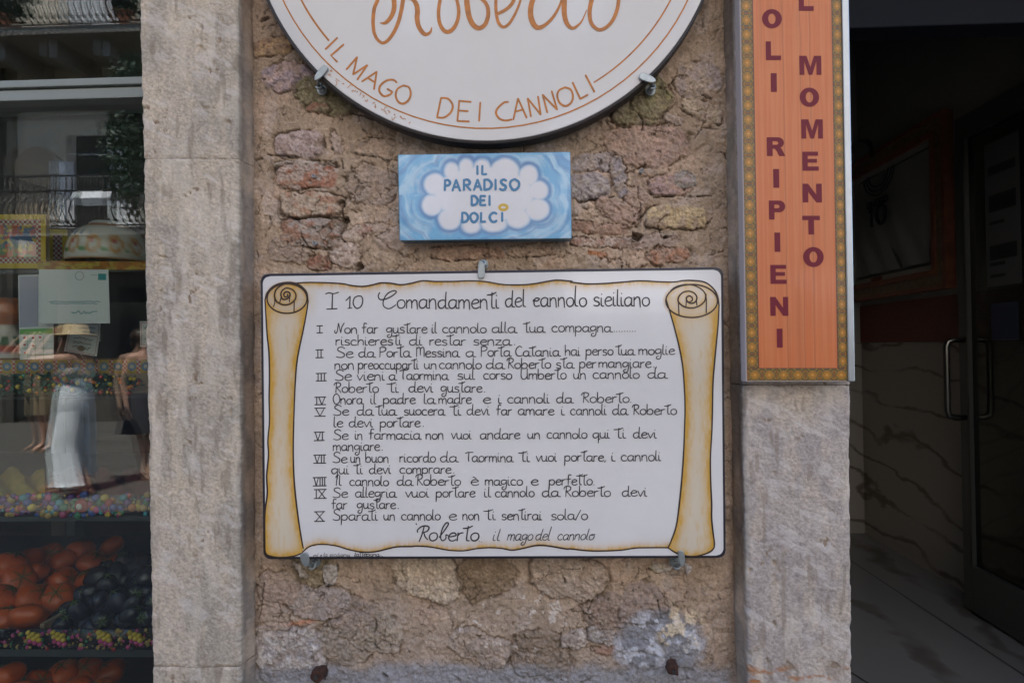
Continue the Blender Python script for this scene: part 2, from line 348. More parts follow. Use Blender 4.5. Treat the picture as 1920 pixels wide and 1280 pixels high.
# ------------------------------------------------------------------ tooled stone piers
def pier(name, label, edgeL, edgeR, vr, joints, front, seed, back, hue):
    root = empty(name, tuple(P(edgeL(640), 1446, front)), label, 'stone pier')
    cuts = [vr[0]]+joints+[vr[1]]
    for bi, (v0, v1) in enumerate(zip(cuts[:-1], cuts[1:])):
        vv = np.arange(v0+.3, v1-.2, 2.0); tt = np.linspace(0, 1, 95)
        T, Vv = np.meshgrid(tt, vv)
        eL = edgeL(Vv)+4*(fbm(Vv/14, Vv*0, seed, 3)-.5)+5*(fbm(Vv/60, Vv*0, seed+7)-.5); eR = edgeR(Vv)+4*(fbm(Vv/14, Vv*0+3, seed+1, 3)-.5)+3*(fbm(Vv/60, Vv*0, seed+8)-.5)
        Uu = eL+(eR-eL)*T
        ang = Uu*.35+Vv; wob = 5*fbm(Uu/25, Vv/25, seed+31); tool = vnoise((Uu+wob)/3.6, (Vv+wob)/2.5, seed+2)*.7+vnoise(Uu/2.4, Vv/2.4, seed+3)*.5
        big = fbm(Uu/60, Vv/80, seed+4); fine = fbm(Uu/9, Vv/9, seed+5)
        h = 1.3*(tool-.6)+3.0*(big-.5)+1.2*(fine-.5)
        pk = sstep(.66, .76, fbm(Uu/11, Vv/14, seed+11, 5))*sstep(.5, .7, fbm(Uu/60, Vv/60, seed+17)); h -= 3.0*pk
        rnd = np.maximum(sstep(.035, 0, T), sstep(.965, 1, T)); h -= 5*rnd**2*(.5+fine)
        rnd2 = np.maximum(sstep(v0+7, v0, Vv), sstep(v1-7, v1, Vv)); h -= 1.8*rnd2**2*(.1+1.5*sstep(.4, .7, fbm(Uu/18, Vv/9, seed+41)))
        c = mix(A(*hue[0]), A(*hue[1]), sstep(.32, .68, big)); c = mix(c, A(*hue[2]), sstep(.55, .75, fbm(Uu/30, Vv/75, seed+6))*.7)
        c = mix(c, A(126,112,94), pk*.7); c = c*(.46+.62*tool[..., None]+.26*fine[..., None])
        c = mix(c, A(178,172,168), sstep(.60, .7, fbm((Uu+Vv*.5)/40, (Vv-Uu*.5)/13, seed+12))*.4)
        st = sstep(.62, .72, fbm(Uu/12, Vv/60, seed+13)); c = mix(c, A(112,100,88), st*.5); dr = sstep(.54, .72, fbm(Uu/9, Vv/240, seed+33, 4)); c = mix(c, c*.72, dr*.2); lt_ = sstep(.58, .74, fbm(Uu/26, Vv/110, seed+34, 4)); c = mix(c, A(182,172,160), lt_*.35)
        if hue[3]: c = mix(c, A(136,92,58), sstep(.5, .75, fbm(Uu/24, Vv/9, seed+14))*sstep(28, 6, np.abs(Vv-1268)))
        Wf = P(Uu, Vv, front); Wf[..., 1] -= h*1e-3
        NS = 40; dep = (np.arange(1, NS+1)/NS)**1.4*(back-front)
        def side(Wc, e0, sg):
            S_ = P(np.broadcast_to(e0(vv)[:, None], (len(vv), NS)), np.broadcast_to(vv[:, None], (len(vv), NS)), front); mm = dep*1000
            mm, v2 = np.meshgrid(mm, vv); k = sstep(0, 14, mm)[..., None]
            q = Wc[:, None]*(1-k)+S_*k; q[..., 1] = Wc[:, 1][:, None]+dep[None]
            q[..., 0] += sg*(k[..., 0]*(.001+.006*sstep(15, 40, mm))+.005*(fbm(mm/22, v2/22, seed+20, 4)-.5)*k[..., 0]); return q
        SL = side(Wf[:, 0], edgeL, -1)[:, ::-1]; SR = side(Wf[:, -1], edgeR, 1)
        mm, v2 = np.meshgrid(dep*1000, vv); cs = mix(A(140,124,110), A(114,104,96), sstep(.35, .65, fbm(mm/30, v2/60, seed+15, 5)))*(.8+.4*fbm(mm/5, v2/5, seed+16, 3)[..., None])
        Wb = np.concatenate([SL, Wf, SR], 1); k_ = sstep(0, 12, mm)*sstep(.2, .5, fbm(mm/9, v2/9, seed+18)+.3*sstep(0, 20, mm)); cR = mix(np.broadcast_to(c[:, -1:], cs.shape)*.9, cs, k_); cL = mix(np.broadcast_to(c[:, :1], cs.shape)*.9, cs, k_)[:, ::-1]; cb = np.concatenate([cL, c, cR], 1)
        ends = lambda r, z: np.concatenate([r[None]+np.array([0, (back-front)*.5, 0]), ], 0)
        grid('stone_block', Wb, M_stone, root, cb)
    mb = MB(); mb.prism([(edgeL(a_)+s_, a_) if s_ > 0 else (edgeR(a_)+s_, a_) for a_, s_ in ((vr[0], 11), (vr[0], -11), (vr[1], -11), (vr[1], 11))], front+.0026, back+.03); mb.build('mortar_core', M_plaster, root)
    return root
HL = ((160,148,135), (141,132,122), (165,152,136), False); HR = ((152,142,135), (140,131,127), (157,145,133), True)
pier('stone_pier', 'pale grey tooled stone pier beside the shop window', lambda q: 261+.0185*q, lambda q: 444+.0045*q, (-170, 1446), [297, 1250], -.043, 30, .16, HL)
pier('stone_pier', 'rough pitted grey stone pier under the orange banner, beside the dark doorway', lambda q: 1379.5+.02*q, lambda q: 1592+.0047*q, (-170, 1446), [722], -.043, 60, .16, HR)
# ------------------------------------------------------------------ handwriting: single-stroke letters (x-height 10)
GL = {
 'a': (10.2, '8.2,8.3 5.4,10 1.8,8.4 .5,4.6 1.9,.8 5,.4 7.5,3.4 8.2,8.6|8.3,9.4 8,4 8.4,.6 11.4,.1'), 'b': (10, '.6,19 .5,9 .8,.8|.8,5 3,9.4 6.4,9.5 8.4,6 7.4,1.6 4,0 .9,1.6'),
 'c': (9, '7.6,8.2 5,10 2,8.4 .7,5 2,1.2 5,0 8.2,1.2'), 'd': (10.8, '8.2,8.4 5.2,9.8 1.6,8 .5,4.5 2,.8 5,.3 7.8,4|8.6,19 8.1,10 8,3 8.6,.4 11,.1'),
 'e': (9, '1,5 5,5.8 8,7.2 6.6,9.8 3.6,9.8 1.1,6.6 1.1,3 3,.4 6,.2 8.6,1.8'), 'f': (7.6, '7.6,17.6 5,18.8 3.4,16.4 3.2,8 2.9,0|.4,10.3 6.8,11'),
 'g': (9.6, '8,8.5 5,10 1.6,8.4 .6,5 2.4,2 5.4,2.4 8,6|8,9.5 8.2,0 7.2,-6 4.4,-8.2 1.8,-6.4 2.6,-3.4 5,-2.6'), 'h': (9, '.8,19 .7,0|.7,5 3.2,9.4 6,9.4 7.3,6.4 7.3,0'),
 'i': (4.4, '1,10 1,3 1.8,.4 3.8,.3|1.3,14 1.7,14.6'), 'l': (4.2, '1.4,19 1,8 1.2,1.4 3.8,.2'),
 'm': (13, '.7,10 .7,0|.7,6 3,9.6 5.2,9 5.9,6 5.9,0|5.9,6 8.2,9.6 10.6,9 11.3,6 11.6,-1.2'), 'n': (9.2, '.7,10 .7,0|.7,6 3.2,9.6 6,9.4 7.1,6 7.5,-1.2'),
 'o': (9.4, '4.6,9.9 1.6,8.2 .6,4.8 2,1 5,.1 7.8,2.2 8.4,6 7,9 4.6,9.9'), 'p': (9.8, '.8,10 .8,0 .5,-8.4|.8,5.5 3,9.5 6.5,9.5 8.3,6 7.2,1.5 4,.3 .9,2'),
 'q': (9.6, '8,8.5 5,10 1.6,8.2 .6,5 2,1 5,1 8,5|8.1,9.8 8,0 7.8,-9|8,-3 10,-1'), 'r': (6.6, '.7,10 .7,0|.7,6 2.6,9.2 5.8,10'),
 's': (8, '6.8,8.6 4,10 1.4,8.3 2.2,5.8 5.6,4.6 6.9,2 4.5,0 .8,.8'), 't': (6.6, '3.4,18.2 3.1,6 3.6,1 6.2,.4|-1.6,15.4 3.2,15.9 7.6,18.4'),
 'u': (9.6, '.7,10 .7,4 2.5,.4 5.5,1 7.3,5|7.3,10 7.3,2 8,.3 9.8,.2'), 'v': (8.2, '.4,10 3.6,.1|3.6,.1 7.8,10.6'), 'z': (8.6, '.7,9.4 7.2,9.5|7.2,9.5 .5,.4|.5,.4 8.2,.5'),
 'è': (9, '1,5 5,5.8 8,7.2 6.6,9.8 3.6,9.8 1.1,6.6 1.1,3 3,.4 6,.2 8.6,1.8|2.6,15 5.8,12.6'), '.': (3, '1,.2 1.7,.6'), ',': (3, '1.6,.8 .4,-2.4'), '/': (7.4, '0,-1 7,17'), '"': (4, '1,16 1.2,17.6'),
 'N': (13.4, '.8,6 .4,2.4 2,.6 3.8,4 5.6,18.4|5.6,18.4 8.6,1.2|8.6,1.2 10,11 13.4,19'), 'S': (11, '10.2,16 7,18.6 3.2,17 2.6,13 6,9.8 9.4,6.6 9,1.6 5,0 .8,1.4'),
 'P': (9.8, '1.2,17.4 1,0|.6,16.8 5,18.2 9,16 7.6,11 1.6,8.8'), 'M': (13, '.8,0 1,17.4|1,14.6 3.6,17.6 6,15.2 6.2,3|6.2,14.6 9,17.8 11.4,15.4 11.6,0'),
 'C': (10.6, '9.2,15.6 6,18 2,14 .8,7 3,1 7,0 10.2,1.6'), 'T': (9.6, '-.4,15 3.6,16.4 11.6,16.8|5.2,16.4 4.4,6 5,.4'), 'R': (10.6, '.2,13.6 1.6,17.2 5.4,18.6 9,16.4 8,11.4 3,9.2|3.6,17.6 2.6,0|4,9.2 9.8,.2'),
 'U': (11.6, '1.2,18 .8,6 3,.6 7,1 9.6,6|9.6,18 9.6,3 11.2,.4'), 'O': (12, '6.4,18 2.2,15 .6,8 3,1.2 7,.2 10.8,5 10.2,13 6.4,18'), 'I': (5.6, '1.8,14 3.2,18 4.2,17 3,9 2.4,0'),
 'Ç': (19, '1.6,18.5 .2,15 1.2,11 5,10.4 10,12 16,16 18.6,19.4 15.6,20.6 9.4,17 5.6,10 5.4,3.4 9,.2 13,.4 18,4.2'), 'ĉ': (9, '1.6,8 1.2,6 4,9.6 8,8.8 5,6.2 2.6,7 2,3 4,.3 8.2,1.4'),
 'ł': (5, '1.4,24 .6,8 1.2,1.4 4,.2'), 'Ꝛ': (10.6, '-1,10.4 -1.4,13 1.6,17 6,18.4 9.6,16.6 8.4,12 3.4,10|4.8,17.8 3.6,8 1.6,-1|5.2,10 7,5 10,1.4'), 'ƀ': (9.4, '1,4 6,13 8.6,19.4 6.4,20.6 3.4,15 2.2,5 4.4,.2 7.6,2.6 7.4,7 9.6,6'),
}
def word_width(s): return sum(GL[c][0] for c in s)-1.4
def write(words, slope=0, slant=0, jit=.35, seed=1, wd=1.9):
    """words: (text, u0, u1, baseline v, px per x-height). Returns pen strokes in px."""
    out = []; r = np.random.RandomState(seed)
    for (s, u0, u1, vb, xh) in words:
        sx = (u1-u0)/word_width(s); sy = xh/10; x = 0
        for c in s:
            adv, g = GL[c]; jy = r.randn()*jit*.5; js = 1+.03*r.randn()
            for st in g.split('|'):
                p = np.array([[float(a) for a in q.split(',')] for q in st.split()])
                if len(p) > 2: p = catmull(p, 5)
                xx = u0+(x+p[:, 0])*sx+slant*p[:, 1]*sy; yy = vb+jy-p[:, 1]*sy*js
                out.append((np.stack([xx, yy], 1), [wd*.85, wd, wd*(.9+.25*r.rand()), wd*.8]))
            x += adv
    return out
def zl(s, kx=4.2656, ox=480, oy=490, ky=None):
    return [(ox+float(a.split(',')[0])/kx, oy+float(a.split(',')[1])/(ky or kx)) for a in s.split()]

# ------------------------------------------------------------------ the big white sign with the ten lines
M_white = mat('white_glaze', attr=True, rough=.16, spec=.5, coat=.3, var=.04, vscale=7)
M_rim = mat('dark_blue_black_glaze', (.020, .019, .030), .3)
M_ink = mat('grey_black_ink', (.028, .027, .032), .5)
M_brown = mat('dark_brown_outline', (.035, .018, .012), .5)
M_zinc = mat('zinc_plated_steel', (.34, .38, .40), .42, metal=.75, var=.12, vscale=90, bump=.12, bscale=300)
YB = -.047
board = empty('ceramic_sign', tuple(P(922, 1047, YB)), 'wide white ceramic sign painted as a parchment scroll with ten handwritten commandments', 'sign')
def rrect(cs, r, k=7):
    """Rounded quadrilateral from four px corners (TL, TR, BR, BL)."""
    cs = [np.array(c, float) for c in cs]; out = []
    for i in range(4):
        c, a, b = cs[i], cs[i-1], cs[(i+1) % 4]
        da = (a-c)/np.linalg.norm(a-c); db = (b-c)/np.linalg.norm(b-c)
        for j in range(k+1):
            t = j/k; p0, p2 = c+da*r, c+db*r; out.append((1-t)**2*p0+2*t*(1-t)*c+t*t*p2)
    return out
BC = [(487.5, 513), (1356.5, 500.5), (1361.5, 1046), (493, 1048.5)]
mb = MB(); mb.prism(rrect(BC, 17), YB, -.016); mb.build('slab', M_rim, board, bevel=.002)
def face_sheet(cs, r, Y, step):
    """Fine sheet filling a rounded quadrilateral in px, with its px coordinates."""
    TL, TR, BR, BL = [np.array(c, float) for c in cs]
    hh = np.linalg.norm(BL-TL); ww = np.linalg.norm(TR-TL); nv = int(hh/step)+1; nu = int(ww/step)+1
    t, s = np.meshgrid(np.linspace(0, 1, nu), np.linspace(0, 1, nv))
    dv = np.minimum(s, 1-s)*hh; ins = np.where(dv < r, r-np.sqrt(np.maximum(r*r-(r-dv)**2, 0)), 0)/ww
    t = ins+t*(1-2*ins)
    q = ((TL*(1-t[..., None])+TR*t[..., None])*(1-s[..., None])+(BL*(1-t[..., None])+BR*t[..., None])*s[..., None])
    return q[..., 0], q[..., 1], P(q[..., 0], q[..., 1], Y)
U, V, W = face_sheet([(492.6, 518), (1351.6, 505.6), (1356.6, 1040.8), (498.2, 1043.3)], 14, YB-.0012, 1.9)
# outlines of the painted scroll (traced)
LL = zl('72,310 80,450 90,600 103,720 108,900 105,1100')+zl('108,120 95,280 100,400 85,560 90,700 72,850 68,1000 62,1130', oy=760)
LB = zl('62,1130 72,1180 120,1203 200,1213 300,1203 370,1178', oy=760)
LR = zl('417,320 402,420 375,560 345,700 325,820 315,950 308,1100')+zl('300,200 298,400 305,600 325,800 345,950 368,1090 378,1140', oy=760)
LT = zl('72,310 90,250 150,192 240,168 330,180 400,240 417,320')
LO = [(480+(248+160*math.cos(a))/4.2656, 490+(297+118*math.sin(a))/4.2656) for a in np.linspace(0, 2*math.pi, 40)]
LS = zl('412,270 380,215 310,178 230,180 165,220 148,275 165,320 215,346 270,340 312,305 318,262 290,225 240,213 205,240 200,275 215,302 245,300 270,278 268,252 240,243 222,262 232,284 255,276 250,262')
LV = [zl(s) for s in ('148,290 150,330 140,362', '306,310 304,400', '203,280 188,335', '268,280 268,325')]
kR = dict(ox=1070)
RT = zl('880,155 960,152 1070,165 1140,215 1175,280 1187,350', **kR)
RO = [(1070+(968+207*math.cos(a))/4.2656, 490+(316+132*math.sin(a))/4.2656) for a in np.linspace(0, 2*math.pi, 44)]
RS = zl('1085,410 1083,280 1050,225 980,190 900,186 820,215 765,285|862,420'.split('|')[0], **kR)
RS2 = zl('1083,262 1070,320 1020,360 960,373 900,358 862,322 864,285 895,250 945,238 990,255 1010,290 995,325 960,335 930,315 928,288 950,276 972,290 970,315 952,322', **kR)
RV = [zl(s, **kR) for s in ('862,320 867,424', '925,315 922,362', '1006,310 1010,352')]
RL = zl('763,300 790,390 830,530 870,690 895,830 908,980 915,1150', **kR)+zl('912,150 905,350 890,580 870,780 845,960 800,1090 778,1135', ox=1070, oy=760)
RR = zl('1187,350 1180,500 1165,660 1150,820 1138,980 1135,1150', **kR)+zl('1130,200 1118,420 1120,600 1128,780 1128,900 1140,1020 1150,1095 1148,1135', ox=1070, oy=760)
RB = zl('778,1135 850,1180 960,1205 1060,1190 1120,1165 1148,1135', ox=1070, oy=760)
TE = zl('300,176 400,168 550,170 690,178 760,192 850,200 930,188 1000,172 1080,175 1160,187 1240,175 1330,155')+zl('150,160 300,160 430,155 560,162 700,185 850,187 950,178 1050,160 1130,150 1250,160', ox=780)+zl('0,165 130,180 280,176 420,165 560,155 700,162 820,165 900,153', **kR)
BE = zl('370,1172 430,1125 520,1108 640,1120 740,1150 850,1170 950,1168 1050,1145 1130,1128 1250,1126', oy=760)+zl('0,1122 120,1130 260,1155 380,1160 480,1143 580,1135 680,1140 770,1155 860,1140 960,1118 1050,1120 1200,1145', ox=780, oy=760)+zl('0,1145 120,1158 230,1162 400,1155 520,1138 650,1135 778,1135', ox=1070, oy=760)
white = np.array([.74, .715, .71]); cream = np.array([.66, .57, .44]); ochre = np.array([.63, .35, .05])
c = np.broadcast_to(white, U.shape+(3,)).copy()
nz = fbm(U/9, V/30, 3); nf = fbm(U/2.5, V/9, 4)
def wash(c, line, reach, m, k=1.0, o=ochre):
    d = seg_dist(U, V, line); return mix(c, o, np.clip(np.exp(-(d/reach)**1.3)*(.45+1.0*nz)*(.6+.8*nf)*k, 0, .95)*m)
TEy = np.interp(U, [p[0] for p in TE], [p[1] for p in TE]); BEy = np.interp(U, [p[0] for p in BE], [p[1] for p in BE])
c = wash(c, TE, 8, (V > TEy-.5) & (U < 1300), 1.1); c = wash(c, BE, 8, (V < BEy+.5), 1.0)
rl = inside(U, V, LL+LB[1:]+LR[::-1]+LO[::-1][20:40]); rr = inside(U, V, RL+RB[1:]+RR[::-1]+[(1345, 560), (1250, 555)])
for m_, a_, b_ in ((rl, LL, LR), (rr, RL, RR)):
    c = mix(c, cream, m_*.9); c = wash(c, a_, 11, m_, 1.35); c = wash(c, b_, 11, m_, 1.35); c = mix(c, ochre, m_*sstep(.55, .8, fbm(U/5, V/26, 8))*.3)
c = wash(c, LB, 11, rl, 1.2); c = wash(c, RB, 8, rr, 1.0)
for o_, s_, t_ in ((LO, LS, LT), (RO, RS2, RT)):
    m_ = inside(U, V, o_) | inside(U, V, t_+[t_[0]]) ; c = mix(c, np.array([.60, .50, .38]), m_*.9); c = wash(c, s_, 5, m_, .9); c = wash(c, o_, 5, m_, .5)
    d = seg_dist(U, V, o_); c = mix(c, ochre, np.clip(np.exp(-d/9)*.55*(.4+nz), 0, 1)*(rl | rr | (d < 6)))
c = mix(c, np.array([.68, .55, .36]), np.exp(-(np.hypot((U-583)/10, (V-560)/30))**2)*.45)
grid('painted_face', W, M_white, board, c)
sw = [2.4, 3.1, 2.5, 3.2, 2.4]
lines = [(catmull(q, 5), sw) for q in (LL, LB, LR, LT, TE, BE, RT, RS2, RL, RR, RB, LS)]+[(np.array(LO), 2.7), (np.array(RO), 2.7)]+[(catmull(q, 4), 2.0) for q in LV+RV+[RS]]
ribbons('scroll_outline', lines, YB-.0012, M_brown, board)
X = 10.4
TXT = [
 [('Çomandamenti', 709, 934, 578, 16.5), ('del', 947, 984, 575.2, 16.5), ('ĉannoło', 998, 1099, 574.5, 16.5), ('sieiliano', 1112, 1217, 573.6, 16.5)],
 [('Non', 627, 669, 625, X), ('far', 678, 708, 624.5, X), ('gustare', 724, 800, 624.3, X), ('il', 809, 818, 624, X), ('cannolo', 829, 911, 623.8, X), ('alla', 922, 966, 623.5, X), ('tua', 983, 1019, 623, X), ('compagna', 1034, 1145, 622, X)]+[('.', 1150+4.9*i, 1152+4.9*i, 621.3, X*.8) for i in range(9)],
 [('rischieresti', 629, 752, 647, X), ('di', 767, 790, 647, X), ('restar', 805, 872, 647, X), ('senza', 887, 956, 647, X), ('.', 963, 965, 646.5, X)],
 [('Se', 629, 661, 670, X), ('da', 672, 701, 669.5, X), ('Porta', 711, 768, 669.2, X), ('Messina', 780, 859, 668.8, X), ('a', 873, 888, 668.5, X), ('Porta', 901, 956, 668, X), ('Catania', 966, 1048, 667.5, X), ('hai', 1059, 1087, 666.5, X), ('perso', 1098, 1149, 665.8, X), ('tua', 1156, 1188, 665.2, X), ('moglie', 1197, 1264, 664.5, X)],
 [('non', 627, 663, 692, X), ('preoccuparti', 671, 784, 691.6, X), ('un', 795, 818, 691.3, X), ('cannolo', 823, 902, 691, X), ('da', 911, 943, 690.8, X), ('Roberto', 950, 1032, 690.5, X), ('sta', 1042, 1074, 690, X), ('per', 1086, 1117, 689.5, X), ('mangiare', 1122, 1220, 689, X), ('.,', 1224, 1231, 688.6, X)],
 [('Se', 627, 658, 713, X), ('vieni', 669, 720, 712.6, X), ('a', 729, 741, 712.2, X), ('Taormina', 750, 839, 711.6, X), ('sul', 857, 889, 711, X), ('corso', 906, 959, 710.8, X), ('Umberto', 976, 1061, 710.5, X), ('un', 1075, 1098, 710, X), ('cannolo', 1111, 1198, 709.5, X), ('da', 1214, 1248, 709, X)],
 [('Roberto', 626, 709, 735.6, X), ('ti', 728, 746, 735.3, X), ('devi', 766, 811, 735.2, X), ('gustare', 826, 903, 735, X), ('.', 907, 909, 735, X)],
 [('Onora', 624, 679, 757, X), ('il', 694, 704, 756.8, X), ('padre', 718, 778, 756.6, X), ('la', 794, 814, 756.4, X), ('madre', 822, 883, 756.2, X), ('e', 905, 919, 756, X), ('i', 933, 939, 755.6, X), ('cannoli', 951, 1029, 755.3, X), ('da', 1043, 1072, 755, X), ('Roberto', 1090, 1179, 754.5, X), ('.', 1181, 1183, 754, X)],
 [('Se', 624, 653, 778.3, X), ('da', 669, 698, 778.2, X), ('tua', 706, 741, 778.1, X), ('suocera', 757, 832, 778, X), ('ti', 846, 863, 778, X), ('devi', 875, 917, 777.8, X), ('far', 930, 959, 777.6, X), ('amare', 971, 1038, 777.5, X), ('i', 1051, 1057, 777.4, X), ('cannoli', 1069, 1136, 777.3, X), ('da', 1148, 1175, 777.1, X), ('Roberto', 1185, 1268, 777, X)],
 [('le', 625, 642, 800.3, X), ('devi', 654, 698, 800.2, X), ('portare', 712, 787, 800, X), ('.', 792, 794, 799.5, X)],
 [('Se', 624, 652, 823.8, X), ('in', 665, 679, 823.5, X), ('farmacia', 691, 787, 823.2, X), ('non', 798, 831, 822.9, X), ('vuoi', 846, 883, 822.6, X), ('andare', 900, 974, 822.3, X), ('un', 989, 1012, 822, X), ('cannolo', 1025, 1100, 821.6, X), ('qui', 1111, 1142, 821.3, X), ('ti', 1154, 1172, 821.1, X), ('devi', 1187, 1230, 821, X)],
 [('mangiare', 624, 711, 844.4, X), ('.', 715, 717, 844, X)],
 [('Se', 623, 650, 867, X), ('un', 657, 675, 866.7, X), ('buon', 685, 728, 866.4, X), ('ricordo', 749, 816, 866, X), ('da', 825, 856, 865.7, X), ('Taormina', 873, 960, 865.2, X), ('ti', 975, 992, 864.8, X), ('vuoi', 1005, 1043, 864.6, X), ('portare', 1058, 1131, 864.2, X), (',', 1133, 1135, 864, X), ('i', 1145, 1152, 863.8, X), ('cannoli', 1164, 1238, 863.5, X)],
 [('qui', 621, 653, 888, X), ('ti', 665, 679, 887.8, X), ('devi', 692, 732, 887.6, X), ('comprare', 749, 845, 887.2, X), ('.', 849, 851, 887, X)],
 [('Il', 627, 639, 910, X), ('cannolo', 655, 728, 910, X), ('da', 744, 772, 909.8, X), ('Roberto', 779, 863, 909.5, X), ('è', 882, 896, 909.3, X), ('magico', 909, 979, 909.2, X), ('e', 995, 1008, 909, X), ('perfetto', 1029, 1110, 908.8, X), ('.', 1112, 1114, 908.6, X)],
 [('Se', 623, 651, 932.3, X), ('allegria', 666, 741, 932, X), ('vuoi', 760, 803, 931.6, X), ('portare', 817, 890, 931.3, X), ('il', 907, 919, 931.1, X), ('cannolo', 928, 1001, 931, X), ('da', 1016, 1047, 930.7, X), ('Roberto', 1057, 1144, 930.4, X), ('devi', 1166, 1212, 930, X)],
 [('far', 621, 650, 953.5, X), ('gustare', 669, 741, 953.2, X), ('.', 745, 747, 953, X)],
 [('Sparati', 623, 707, 974.8, X), ('un', 719, 740, 974.6, X), ('cannolo', 752, 825, 974.4, X), ('e', 841, 855, 974.3, X), ('non', 867, 898, 974.2, X), ('ti', 910, 928, 974.1, X), ('sentirai', 940, 1015, 974, X), ('sola/o', 1033, 1101, 973.8, X)],
]
for i, ln in enumerate(TXT):
    ribbons('handwritten_line', write(ln, seed=i+1, wd=2.55 if i == 0 else 2.05), YB-.0012, M_ink, board)
ROM = {'I': '|0', 'V': 'V', 'X': 'X'}
def roman(s, u0, u1, v0, v1, w):
    st = [([(u0, v0), (u1, v0-.6)], w), ([(u0, v1), (u1, v1-.4)], w)]
    wt = {'I': .55, 'V': 1.25, 'X': 1.4}; tot = sum(wt[q] for q in s); x = u0+1; k = (u1-u0-2)/tot
    for q in s:
        a, b = x, x+wt[q]*k; m = (a+b)/2
        st += {'I': [([(m, v0), (m, v1)], w)], 'V': [([(a+1, v0), (m, v1)], w), ([(b-1, v0), (m, v1)], w*.8)], 'X': [([(a+1, v0), (b-1, v1)], w), ([(b-1, v0), (a+1, v1)], w*.8)]}[q]
        x = b
    return st
for s, u0, u1, v0, v1 in (('I', 594, 605, 611, 624), ('II', 592, 606, 656, 670.5), ('III', 592.5, 612, 700, 714), ('IV', 590, 611, 744.5, 758.5), ('V', 590, 610, 765, 780), ('VI', 589, 608, 810, 825.6),
                          ('VII', 588, 611, 853, 868), ('VIII', 587, 612, 895, 910.5), ('IX', 589, 612, 917.5, 934), ('X', 589.5, 609, 959, 977)):
    ribbons('roman_numeral', roman(s, u0, u1, v0, v1, 1.95), YB-.0012, M_ink, board)
tn = [(catmull([(610.5, 551), (617, 548.8), (625, 550.5), (635, 547.8)], 4), 2), ([(623.5, 549.5), (622.5, 579)], 2.3), ([(612.5, 579.3), (632, 578.5)], 2.1),
      ([(648.5, 563.5), (656.5, 555.5)], 2), ([(656.5, 555.5), (655.5, 577.5)], 2.3), ([(652, 578), (660, 577.3)], 1.8), (catmull([(672, 554.5), (665, 558), (662, 567), (665, 575), (671, 578), (677.5, 573), (680, 564), (678, 556), (672, 554.5)], 5), 2.2)]
ribbons('title_numerals', tn, YB-.0012, M_ink, board)
sg = write([('Ꝛoƀerto', 783, 896, 1013.5, 15.5)], slant=.12, wd=2.7, seed=31)+write([('.', 898, 899, 1015, 12), ('.', 902, 903, 1016, 12), ('il', 922, 935, 1013, 11.5), ('mago', 950, 997, 1012.4, 11.5), ('deł', 1003, 1030, 1012, 11), ('cannolo', 1044, 1112, 1011.4, 10.5)], slant=.26, wd=1.7, seed=32)
sg += [([(780, 980.5), (781, 983)], 2), (catmull([(1109, 1003), (1116, 1001)], 2), 1.5)]
ribbons('signature', sg, YB-.0012, M_ink, board)
ms = write([('el', 586, 596, 1043.5, 3.4), ('e', 600, 603, 1043, 3), ('la', 606, 613, 1042.8, 4), ('siciliana', 617, 655, 1042.6, 3.6)], slant=.3, wd=.9, seed=41)+write([('Lattepana'.replace('L', 'l'), 664, 710, 1042.4, 4.2)], slant=.3, wd=1.3, seed=42)+[(catmull([(709, 1042), (713, 1041), (718, 1042.5)], 3), .8)]
ribbons('maker_mark', ms, YB-.0012, M_ink, board)

# ------------------------------------------------------------------ small blue and white plaque
YP = -.040
plq = empty('ceramic_plaque', tuple(P(910, 450, YP)), 'small blue ceramic plaque painted with a white cloud, under the round sign', 'plaque')
M_pl = mat('painted_blue_glaze', attr=True, rough=.12, coat=.4, var=.03, vscale=30); M_ple = mat('blue_glazed_edge', (.07, .22, .36), .25, var=.25, vscale=60); M_blue = mat('blue_brush_paint', (.045, .20, .38), .3)
pc = [(745.5, 290), (1069.5, 284.5), (1072.3, 447.5), (749, 451.5)]
mb = MB(); mb.prism(rrect(pc, 3, 3), YP, -.012); mb.build('tile_body', M_ple, plq, bevel=.0015)
U, V, W = face_sheet([(747, 291), (1068.5, 285.7), (1071, 446.5), (750.5, 450.3)], 1.5, YP-.001, 1.0)
zx, zy = (U-720)*5.053, (V-270)*5.053
zx = zx+10*(fbm(U/14, V/14, 2)-.5); zy = zy+10*(fbm(U/14, V/14, 5)-.5)
lob = [(640, 258, 62, 76), (778, 232, 64, 86), (930, 240, 78, 88), (1145, 262, 128, 118), (1368, 302, 84, 92), (1462, 440, 88, 84), (1450, 618, 106, 96), (1268, 700, 108, 88), (1040, 752, 112, 74), (826, 776, 80, 62), (622, 708, 98, 98), (455, 578, 92, 92), (482, 382, 96, 96), (950, 480, 470, 262)]
d = np.full(U.shape, 1e9)
for (a, b, r1, r2) in lob: d = np.minimum(d, (np.hypot((zx-a)/r1, (zy-b)/r2)-1)*min(r1, r2))
st = fbm(d/34+.8*fbm(zx/160, zy/160, 4), np.arctan2(zy-480, (zx-950)*.55)*1.6, 7, 5); s2 = fbm(U/18, V/18, 8)
lt, md, dp = np.array([.34, .55, .70]), np.array([.10, .36, .60]), np.array([.04, .16, .40])
c = mix(md, lt, sstep(.38, .66, .6*st+.4*s2)); c = mix(c, dp, sstep(.50, .72, fbm(d/40+3, np.arctan2(zy-480, zx-950)*2.5, 17, 3))*.55)
c = mix(c, dp, np.exp(-((d-24)/20)**2)*(.45+.6*s2)); c = mix(c, dp, np.exp(-((d-100)/14)**2)*.22*sstep(.35, .6, s2))
c = mix(c, np.array([.66, .66, .70]), sstep(24, -16, d)); c = mix(c, md, sstep(10, 2, np.minimum(np.minimum(zx-130, 1765-zx), np.minimum(zy-100, 905-zy)))*.4)
grid('painted_face', W, M_pl, plq, c)
